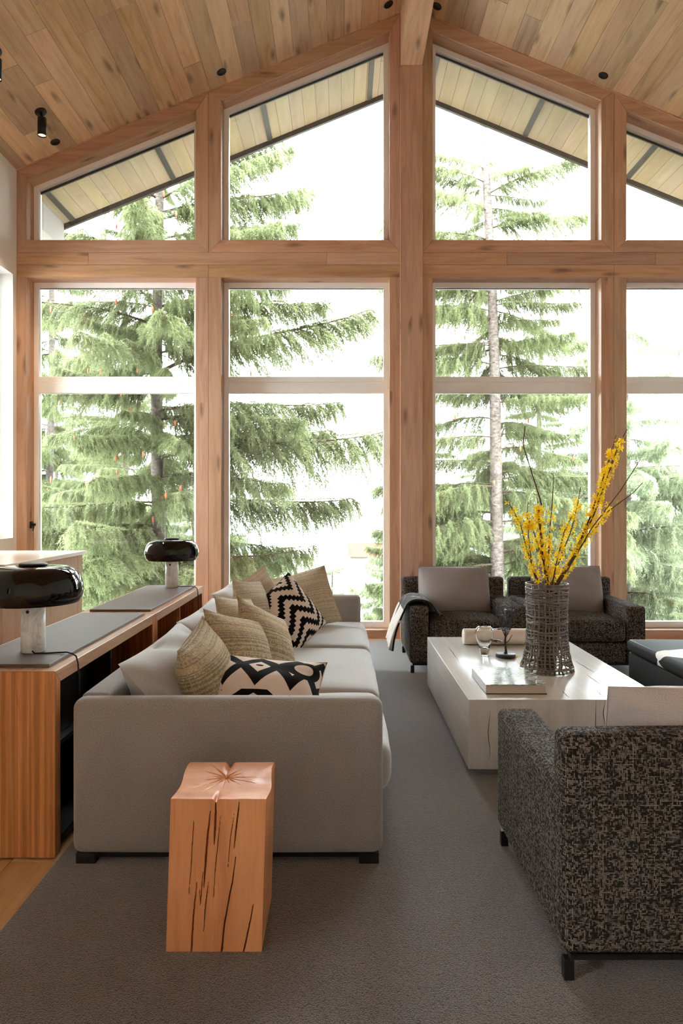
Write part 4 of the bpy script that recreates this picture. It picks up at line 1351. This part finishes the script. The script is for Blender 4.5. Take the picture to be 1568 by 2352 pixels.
# ------------------------------------------------------------------ cowhide ottoman
ot = thing('ottoman', 'black cowhide ottoman with a white patch, right of the coffee table', 'ottoman', (1.93, 3.30, FR))
MB().bbox(0.012, 0.90, 0.01, 1.325, 0.03, 0.320, r=0.012, seg=3).build('body', plain('black_hide', srgb(30, 27, 27), 0.75, 0.15, var=0.5, bump=0.1, bscale=120), ot)
oc = MB().cushion(0.0, 0.91, 0.0, 1.335, 0.322, 0.404, r=0.028, bulge=(0.002, 0.002, 0.012), n=10).build('cushion', M['hide'], ot, weld=True)
for z in (0.398,):
    pts = [(0.02, 0.02), (0.02, 1.315), (0.89, 1.315), (0.89, 0.02), (0.02, 0.02)]
    MB().tube([(a, b, z + 0.002) for a, b in pts], 0.0035, 6).build('piping', plain('pale_piping', srgb(150, 144, 142), 0.5), oc)
for x0 in (0.05, 0.82):
    for y0 in (0.05, 1.25):
        MB().box(x0, x0 + 0.04, y0, y0 + 0.04, 0.0, 0.031).build('leg', M['black_wood'], ot)

# ------------------------------------------------------------------ white counter by the left wall
kc = thing('kitchen_counter', 'pale kitchen counter with white worktop in front of the left window', 'counter', (-2.75, 5.37, 0))
M['greige'] = wood('greige_panel', srgb(176, 160, 142), srgb(190, 174, 156), srgb(198, 183, 166), freq=12, rough=0.6, var=0.03, knots=0.05)
MB().bbox(XL + 0.012, -2.275, 4.62, 6.10, 0.893, 0.925, r=0.003, seg=2, smooth=False).build('worktop', plain('white_quartz', srgb(232, 230, 226), 0.2, 0.5), kc, world=True)
for y0, y1 in ((4.66, 5.33), (5.334, 5.99)):
    MB().box(-2.334, -2.312, y0, y1, 0.05, 0.885).build('panel', M['greige'], kc, world=True, grain=2, bevel=0.0015)
MB().box(-2.385, -2.335, 4.66, 6.04, 0.0, 0.891).build('inner_frame', M['black_wood'], kc, world=True)
MB().box(-2.62, -2.31, 5.994, 6.082, 0.0, 0.891).build('end_panel', M['greige'], kc, world=True, grain=2, bevel=0.0015)
MB().box(XL + 0.02, -3.10, 4.66, 6.0, 0.0, 0.891).build('wall_support', M['greige'], kc, world=True, grain=2)


# ------------------------------------------------------------------ ceiling lights
def on_ceiling(px, py):
    """where the ray through a pixel of the photograph meets the ceiling"""
    a, b = (px - 784) / F_PX, (1163 - py) / F_PX
    s = 1 if a * 6 > XR else -1
    # EYE + b d = ZR - s*SL*(a d - XR)
    d = (ZR + s * SL * XR - EYE) / (b + s * SL * a)
    return Vector((a * d, d, EYE + b * d)), s


def spotlight(p, lab):
    t = thing('ceiling_spotlight', lab, 'spotlight', p, group='cylinder spotlights on the ceiling')
    tl = math.atan(SL)
    cn = MB().lathe([(0.0, 0.004), (0.052, 0.004), (0.052, -0.012), (0.048, -0.015), (0.0, -0.015)], n=32).build('canopy', M['black'], t)
    cn.rotation_euler = (0, -tl, 0)
    MB().tube([(0.006, 0, -0.012), (0.012, 0, -0.05), (0.014, 0, -0.062)], [0.011, 0.009, 0.009], 12).build('stem', M['black'], t)
    MB().lathe([(0.0, 0.0), (0.034, 0.0), (0.0385, -0.004), (0.0385, -0.160), (0.0345, -0.160), (0.0345, -0.140)], c=(0.014, 0, -0.058), n=36).build('barrel', M['black'], t)
    MB().lathe([(0.0345, -0.150), (0.0, -0.152)], c=(0.014, 0, -0.058), n=36).build('bulb', M['lamp_glow'], t)
    ld = bpy.data.lights.new('spot_beam', 'SPOT')
    ld.energy = 22
    ld.color = (1.0, 0.72, 0.46)
    ld.spot_size = R(70); ld.spot_blend = 0.6; ld.shadow_soft_size = 0.03
    lo = bpy.data.objects.new('spot_beam', ld)
    C.objects.link(lo); lo.parent = t; lo.location = (0.014, 0, -0.235)


p, _ = on_ceiling(93, 256)
spotlight(p, 'black cylinder spotlight on the left ceiling slope, nearest the window')
p2, _ = on_ceiling(1, 112)
spotlight(Vector((p.x, p2.y, p.z)), 'black cylinder spotlight cut by the left edge of the picture')
for k, (px_, py_, lab) in enumerate(((127, 326, 'recessed black downlight in ceiling beside the cylinder spotlight'), (509, 165, 'recessed black downlight above the left central window'), (892, 10, 'recessed black downlight just left of the ridge beam'), (1003, 14, 'recessed black downlight just right of the ridge beam'), (1385, 173, 'recessed black downlight on the right ceiling slope'))):
    q, s = on_ceiling(px_, py_)
    o = MB().lathe([(0.0, -0.001), (0.034, -0.001), (0.038, -0.004), (0.046, -0.003), (0.047, 0.002)], n=32).build('downlight', M['black'])
    o.matrix_world = Matrix.Translation(q - Vector((0, 0, 0.0025))) @ Matrix.Rotation(s * math.atan(SL), 4, 'Y')
    tag(o, lab, 'downlight', 'recessed downlights')

# dark sash lock on the left reveal
lk = MB()
lk.bbox(-3.106, -3.092, 6.80, 6.86, 1.10, 1.17, r=0.004, seg=2).bbox(-3.094, -3.058, 6.815, 6.84, 1.125, 1.150, r=0.004, seg=2)
lk.tube([(-3.07, 6.827, 1.148), (-3.075, 6.824, 1.11), (-3.082, 6.82, 1.075)], [0.006, 0.006, 0.004], 8)
tag(lk.build('window_lock', M['black']), 'small black window lock on the left timber reveal', 'lock')

# ------------------------------------------------------------------ outside: ground, trees, shrubs
GZ = -3.2


def mat_ground():
    t = NT('pale_gravel_and_grass')
    p = t.objc()
    n = t.noise(p, 0.25, 4, 0.6)
    n2 = t.noise(p, 3.0, 4, 0.7)
    c = t.mix(t.ramp(n, [(0.45, (0, 0, 0)), (0.62, (1, 1, 1))]), srgb(104, 102, 96), srgb(70, 78, 50))
    return t.done(t.mix(t.math('MULTIPLY', n2, 0.4), c, srgb(120, 118, 112)), 0.95, 0.1)


def gfn(a, b):
    x = -70 + 140 * a
    y = 7.4 + 150 * b * b
    z = GZ - 0.05 * (y - 7) + 0.35 * mnoise.noise((x * 0.12, y * 0.12, 0))
    return (x, y, z)


tag(MB().grid(gfn, 60, 60, uv=False).build('ground', mat_ground()), kind='structure')


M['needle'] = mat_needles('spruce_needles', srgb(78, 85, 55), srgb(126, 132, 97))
M['needle_hazed'] = mat_needles('hazed_fir_needles', srgb(102, 110, 84), srgb(136, 144, 114))  # atmospheric haze put into the needle colour as a paler green


def mat_bark():
    t = NT('grey_bark')
    p = t.objc()
    n = t.noise(t.vmath('MULTIPLY', p, (14, 14, 30)), 1.0, 4, 0.7)
    c = t.ramp(n, [(0.3, srgb(46, 40, 36)), (0.5, srgb(84, 76, 70)), (0.7, srgb(108, 100, 94))])
    t.bump(n, 0.5, 0.02)
    return t.done(c, 0.95, 0.1)


M['bark'] = mat_bark()
M['branch_bark'] = plain('branch_bark', srgb(62, 52, 42), 0.95, 0.1)
M['cone'] = plain('spruce_cone', srgb(134, 74, 52), 0.8, 0.1)


def bough_mesh(seed, L, nt, dense, big):
    """a drooping spruce bough along +x: stem and needle meshes"""
    rr = random.Random(seed)
    st_, nd = MB(), []
    rise, drop = rr.uniform(0.05, 0.22), rr.uniform(0.22, 0.42)
    def ax(t):
        return Vector((L * t, 0.10 * L * math.sin(t * 2.3 + seed) * t, L * (rise * t - drop * t * t + 0.16 * t ** 4)))
    pts = [ax(i / 12) for i in range(13)]
    st_.tube(pts, [0.020 * (1 - 0.88 * i / 12) * (L / 2.5) + 0.002 for i in range(13)], 6)
    def needles(a, b, step, ln, wd):
        d = (b - a)
        n = max(2, int(d.length / step))
        d = d.normalized()
        u = d.orthogonal().normalized(); w = d.cross(u)
        for k in range(n):
            p = a.lerp(b, (k + rr.random()) / n)
            an = rr.uniform(0, 2 * PI)
            o_ = (u * math.cos(an) + w * math.sin(an)) * 0.75 + d * 0.75
            s_ = o_.cross(d).normalized() * wd * big ** 0.8
            l_ = ln * big * rr.uniform(0.7, 1.2)
            nd.append((p - s_, p + s_, p + o_ * l_))
    for i in range(nt):
        t = 0.10 + 0.90 * (i + rr.random() * 0.6) / nt
        p = ax(min(t, 1))
        for sd in (-1, 1):
            if rr.random() > 0.90:
                continue
            l_ = (0.12 + 0.78 * (1 - t) ** 0.7 * min(1, t * 4)) * rr.uniform(0.5, 1.2) * (L / 2.5)
            d = Vector((rr.uniform(0.4, 0.9), sd * rr.uniform(0.45, 1.0), rr.uniform(-0.5, 0.45))).normalized()
            a = p
            seg = 5
            pl = [a]
            for k in range(seg):
                d = (d + Vector((rr.uniform(-.08, .08), rr.uniform(-.08, .08), -0.24))).normalized()
                a = a + d * l_ / seg
                pl.append(a)
            st_.tube(pl, [0.0045, 0.004, 0.0034, 0.0028, 0.002, 0.0012], 3, cap=False)
            for a0, a1 in zip(pl, pl[1:]):
                needles(a0, a1, 0.0036 / dense, 0.036, 0.0056)
                for q in range(3 if l_ > 0.15 else 2):
                    h0 = a0.lerp(a1, rr.random())
                    hd = (d * 0.6 + Vector((rr.uniform(-.45, .45), rr.uniform(-.45, .45), -rr.uniform(0.15, 0.9)))).normalized()
                    hl = rr.uniform(0.06, 0.30) * (0.6 + 0.4 * L / 2.5)
                    h1 = h0 + hd * hl * 0.5
                    h2 = h1 + (hd + Vector((0, 0, -0.5))).normalized() * hl * 0.5
                    needles(h0, h1, 0.0038 / dense, 0.034, 0.0054)
                    needles(h1, h2, 0.0038 / dense, 0.030, 0.0050)
    needles(pts[4], pts[12], 0.006, 0.040, 0.0056)
    m = MB()
    vs = [q for tri in nd for q in tri]
    me = MB(); me.v = [tuple(q) for q in vs]; me.f = [(i, i + 1, i + 2) for i in range(0, len(vs), 3)]; me.sm = [False] * len(me.f)
    return st_, me


def proto_bough(seed, L, nt, dense, needle, big):
    st_, nd = bough_mesh(seed, L, nt, dense, big)
    b = st_.build('bough', M['branch_bark'])
    n = nd.build('needles', needle, b, kind='stuff')
    C.objects.unlink(b); C.objects.unlink(n)
    return b, n


PRO = {}

for key, mat, dens, big in (('a', M['needle'], 0.34, 1.35), ('p', M['needle_hazed'], 0.17, 2.0), ('y', M['needle'], 0.17, 1.7)):
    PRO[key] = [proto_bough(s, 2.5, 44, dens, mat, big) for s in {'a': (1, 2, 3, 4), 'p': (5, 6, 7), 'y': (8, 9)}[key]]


def add_bough(tree, kind, k, loc, az, el, sc, roll=0.0):
    b, n = PRO[kind][k % len(PRO[kind])]
    c = b.copy(); C.objects.link(c)
    d = n.copy(); C.objects.link(d)
    d.parent = c
    c.parent = tree
    c.location = loc
    c.rotation_euler = (roll, -el, az)
    c.scale = (sc, sc, sc)
    return c


def conifer(lab, loc, h, r0, kind, zlo, zhi, length, seed, lean=(0, 0), whorl=0.42, per=4, keep=None, extra=(), z_top_len=0.35, grp=None, cones=0):
    rr = random.Random(seed)
    t = thing('conifer', lab, 'tree', loc, group=grp)
    def trunk(z):
        return Vector((lean[0] * z + 0.04 * math.sin(z * 0.6 + seed), lean[1] * z, z))
    pts = [trunk(h * i / 24) for i in range(25)]
    MB().tube(pts, [r0 * (1 - 0.75 * i / 24) for i in range(25)], 14).build('trunk', M['bark'], t)
    z, k = zlo, 0
    while z < zhi:
        for j in range(per):
            az = k * 2.399 + rr.uniform(-.3, .3)
            k += 1
            f = (z - zlo) / max(zhi - zlo, 1)
            L = length * (1 - (1 - z_top_len) * f) * rr.uniform(0.75, 1.1)
            zz = z + rr.uniform(0, whorl)
            if keep and not keep(az % (2 * PI), zz, rr):
                continue
            add_bough(t, kind, rr.randrange(9), trunk(zz), az, rr.uniform(-0.05, 0.22), L / 2.5, rr.uniform(-.5, .5))
        z += whorl
    for (zz, az, L, el) in extra:
        add_bough(t, kind, rr.randrange(9), trunk(zz), az, el, L / 2.5, rr.uniform(-.2, .2))
    if cones:
        m = MB()
        for q in range(cones):
            a = rr.uniform(0, 2 * PI); zc_ = rr.uniform(zlo + 0.35 * (zhi - zlo), zhi); d_ = rr.uniform(0.6, length * 0.7)
            c0 = trunk(zc_) + Vector((math.cos(a) * d_, math.sin(a) * d_, -0.15 * d_))
            m.lathe([(0.002, 0.0), (0.012, -0.015), (0.016, -0.04), (0.012, -0.075), (0.002, -0.09)], c=c0, n=7)
        m.build('cones', M['cone'], t, kind='stuff')
    return t


def deg(*a):
    return tuple(R(x) for x in a)


# tree on the left whose boughs reach into the second bay; heights are above its foot
Z1 = 3.5
conifer('spruce outside the leftmost bay, its long boughs reaching to the centre post', (-2.72, 10.2, -Z1), 14.0, 0.13, 'a', 2.2, 9.6, 2.4, 7, whorl=0.42, per=5,
        keep=lambda az, z, rr: not (az < R(55) or az > R(305)) or z < Z1 + 0.6 or rr.random() < 0.3, cones=90,
        extra=[(Z1 + 2.05, R(-4), 3.5, 0.10), (Z1 + 1.30, R(2), 2.9, 0.12), (Z1 + 1.75, R(-28), 2.3, 0.10), (Z1 + 2.75, R(4), 2.7, 0.10), (Z1 + 2.6, R(-22), 2.4, 0.12),
               (Z1 + 3.3, R(6), 3.3, 0.34), (Z1 + 3.6, R(-10), 1.9, 0.1), (Z1 + 4.3, R(0), 2.5, 0.18), (Z1 + 4.2, R(-30), 2.0, 0.12), (Z1 + 4.9, R(8), 1.9, 0.2), (Z1 + 5.3, R(-8), 2.1, 0.2), (Z1 + 3.3, R(-95), 2.1, 0.1), (Z1 + 3.8, R(-72), 2.0, 0.1), (Z1 + 4.3, R(-112), 2.0, 0.15), (Z1 + 4.9, R(-82), 2.0, 0.15), (Z1 + 5.5, R(-100), 1.9, 0.2), (Z1 + 6.1, R(-78), 1.9, 0.2), (Z1 + 6.6, R(-104), 1.8, 0.2), (Z1 + 3.0, R(-130), 2.4, 0.1), (Z1 + 4.0, R(-150), 2.4, 0.1), (Z1 + 5.0, R(-140), 2.2, 0.15), (Z1 + 5.9, R(-155), 2.2, 0.2), (Z1 + 0.9, R(-100), 2.2, 0.1), (Z1 + 4.6, R(15), 2.0, 0.1), (Z1 + 5.1, R(-20), 2.1, 0.1), (Z1 + 5.7, R(-2), 2.2, 0.15), (Z1 + 6.5, R(-6), 1.9, 0.2), (Z1 + 2.3, R(12), 2.6, 0.15), (Z1 + 3.9, R(-25), 2.0, 0.05), (Z1 + 5.6, R(12), 2.3, 0.25),
               (Z1 + 5.9, R(-15), 2.0, 0.25), (Z1 + 6.2, R(5), 2.0, 0.3), (Z1 + 0.5, R(-12), 2.4, 0.1), (Z1 + 0.1, R(8), 2.0, 0.1), (Z1 + 0.75, R(14), 2.0, 0.0), (Z1 - 0.3, R(-5), 1.9, 0.1), (Z1 + 0.35, R(-55), 2.4, 0.15)])
conifer('slim spruce at the far left, behind the nearest boughs', (-6.4, 15.0, -Z1), 15.0, 0.11, 'a', 2.0, 10.5, 2.6, 9, whorl=0.45, per=5, cones=20)
conifer('dense spruce behind the left bay, right of the slim spruce', (-4.3, 13.6, -Z1), 13.0, 0.10, 'a', 1.8, 7.4, 2.3, 19, whorl=0.45, per=5)
conifer('spruce with a bare grey trunk outside the third bay', (2.90, 12.0, -Z1), 15.0, 0.145, 'a', 2.2, 11.0, 2.6, 3, lean=(-0.034, 0), whorl=0.42, per=6, cones=30,
        keep=lambda az, z, rr: not (R(225) < az < R(315)) and (z < Z1 + 5.2 or rr.random() < 0.75),
        extra=[(Z1 + 4.1, R(20), 2.2, 0.3), (Z1 + 5.0, R(200), 2.0, 0.1), (Z1 + 5.5, R(225), 1.9, 0.1), (Z1 + 6.0, R(190), 1.9, 0.15), (Z1 + 6.5, R(215), 1.8, 0.15), (Z1 + 7.0, R(195), 1.7, 0.2), (Z1 + 6.2, R(10), 1.9, 0.25), (Z1 + 6.8, R(-30), 1.7, 0.25), (Z1 + 5.2, R(-15), 1.8, 0.15), (Z1 + 4.6, R(215), 2.1, 0.1), (Z1 + 3.8, R(200), 2.2, 0.1), (Z1 + 5.4, R(-160), 2.0, 0.0), (Z1 + 3.4, R(10), 1.9, 0.0), (Z1 + 1.5, R(170), 2.0, 0.0), (Z1 + 0.7, R(-20), 2.1, 0.0), (Z1 + 0.3, R(200), 2.1, 0.0)])
conifer('spruce hidden behind the centre post, boughs showing at its left', (1.52, 12.8, -Z1), 10.0, 0.10, 'a', 1.2, 5.6, 1.55, 15, whorl=0.42, per=6)
conifer('spruce behind the grey trunk at its right', (4.5, 15.5, -Z1), 11.0, 0.10, 'a', 1.4, 7.0, 2.0, 27, whorl=0.5, per=5)
conifer('haze-coloured fir outside the right bay', (6.05, 14.6, -Z1), 13.0, 0.13, 'p', 2.0, 8.6, 2.9, 5, whorl=0.42, per=6, keep=lambda az, z, rr: z < Z1 + 2.6 or rr.random() < 0.5)
for k, (x_, y_, h_, ln, lab) in enumerate(((-8.8, 21.0, 9.5, 2.6, 'haze-coloured fir far behind at left edge'), (-5.0, 23.0, 8.6, 2.5, 'haze-coloured fir far behind the left bay'), (4.4, 22.0, 7.6, 2.5, 'haze-coloured fir far behind the grey trunk'), (7.0, 24.0, 7.0, 2.5, 'haze-coloured fir far behind, right of the grey trunk'), (9.7, 21.0, 7.2, 2.6, 'haze-coloured fir far behind the right bay'), (2.6, 26.0, 6.6, 2.4, 'haze-coloured fir far behind, beside the centre post'))):
    conifer(lab, (x_, y_, -4.0), h_, 0.10, 'p', 0.8, h_ - 0.2, ln * 1.1, 60 + k, whorl=0.5, per=7, z_top_len=0.12, grp='haze-coloured firs in the distance')
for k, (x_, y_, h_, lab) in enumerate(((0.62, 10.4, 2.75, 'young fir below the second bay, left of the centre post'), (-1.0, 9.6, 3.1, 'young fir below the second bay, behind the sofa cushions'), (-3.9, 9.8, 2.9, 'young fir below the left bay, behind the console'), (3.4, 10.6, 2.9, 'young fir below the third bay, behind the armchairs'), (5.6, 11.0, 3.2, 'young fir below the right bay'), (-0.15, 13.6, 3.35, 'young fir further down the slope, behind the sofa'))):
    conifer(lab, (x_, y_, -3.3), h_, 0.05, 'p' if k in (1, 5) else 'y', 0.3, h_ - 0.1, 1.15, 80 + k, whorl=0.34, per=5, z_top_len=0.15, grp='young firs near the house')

# distant low house among the trees
hs = thing('house', 'distant pale house with a reddish roof seen through the second bay', 'house', (5.2, 92.0, -7.9))
MB().box(-4, 4, -2.5, 2.5, 0, 2.6).build('walls', plain('far_wall', srgb(92, 88, 85), 1.0, 0.0), hs)
MB().prism([(-2.9, 2.6), (2.9, 2.6), (0, 4.3)], -4.4, 4.4, 'x').build('roof', plain('faded_red_roof', srgb(66, 42, 37), 1.0, 0.0), hs)
for x_ in (-2.4, 0, 2.4):
    MB().box(x_ - 0.5, x_ + 0.5, -2.54, -2.501, 0.9, 2.0).build('window', M['outer_white'], hs)
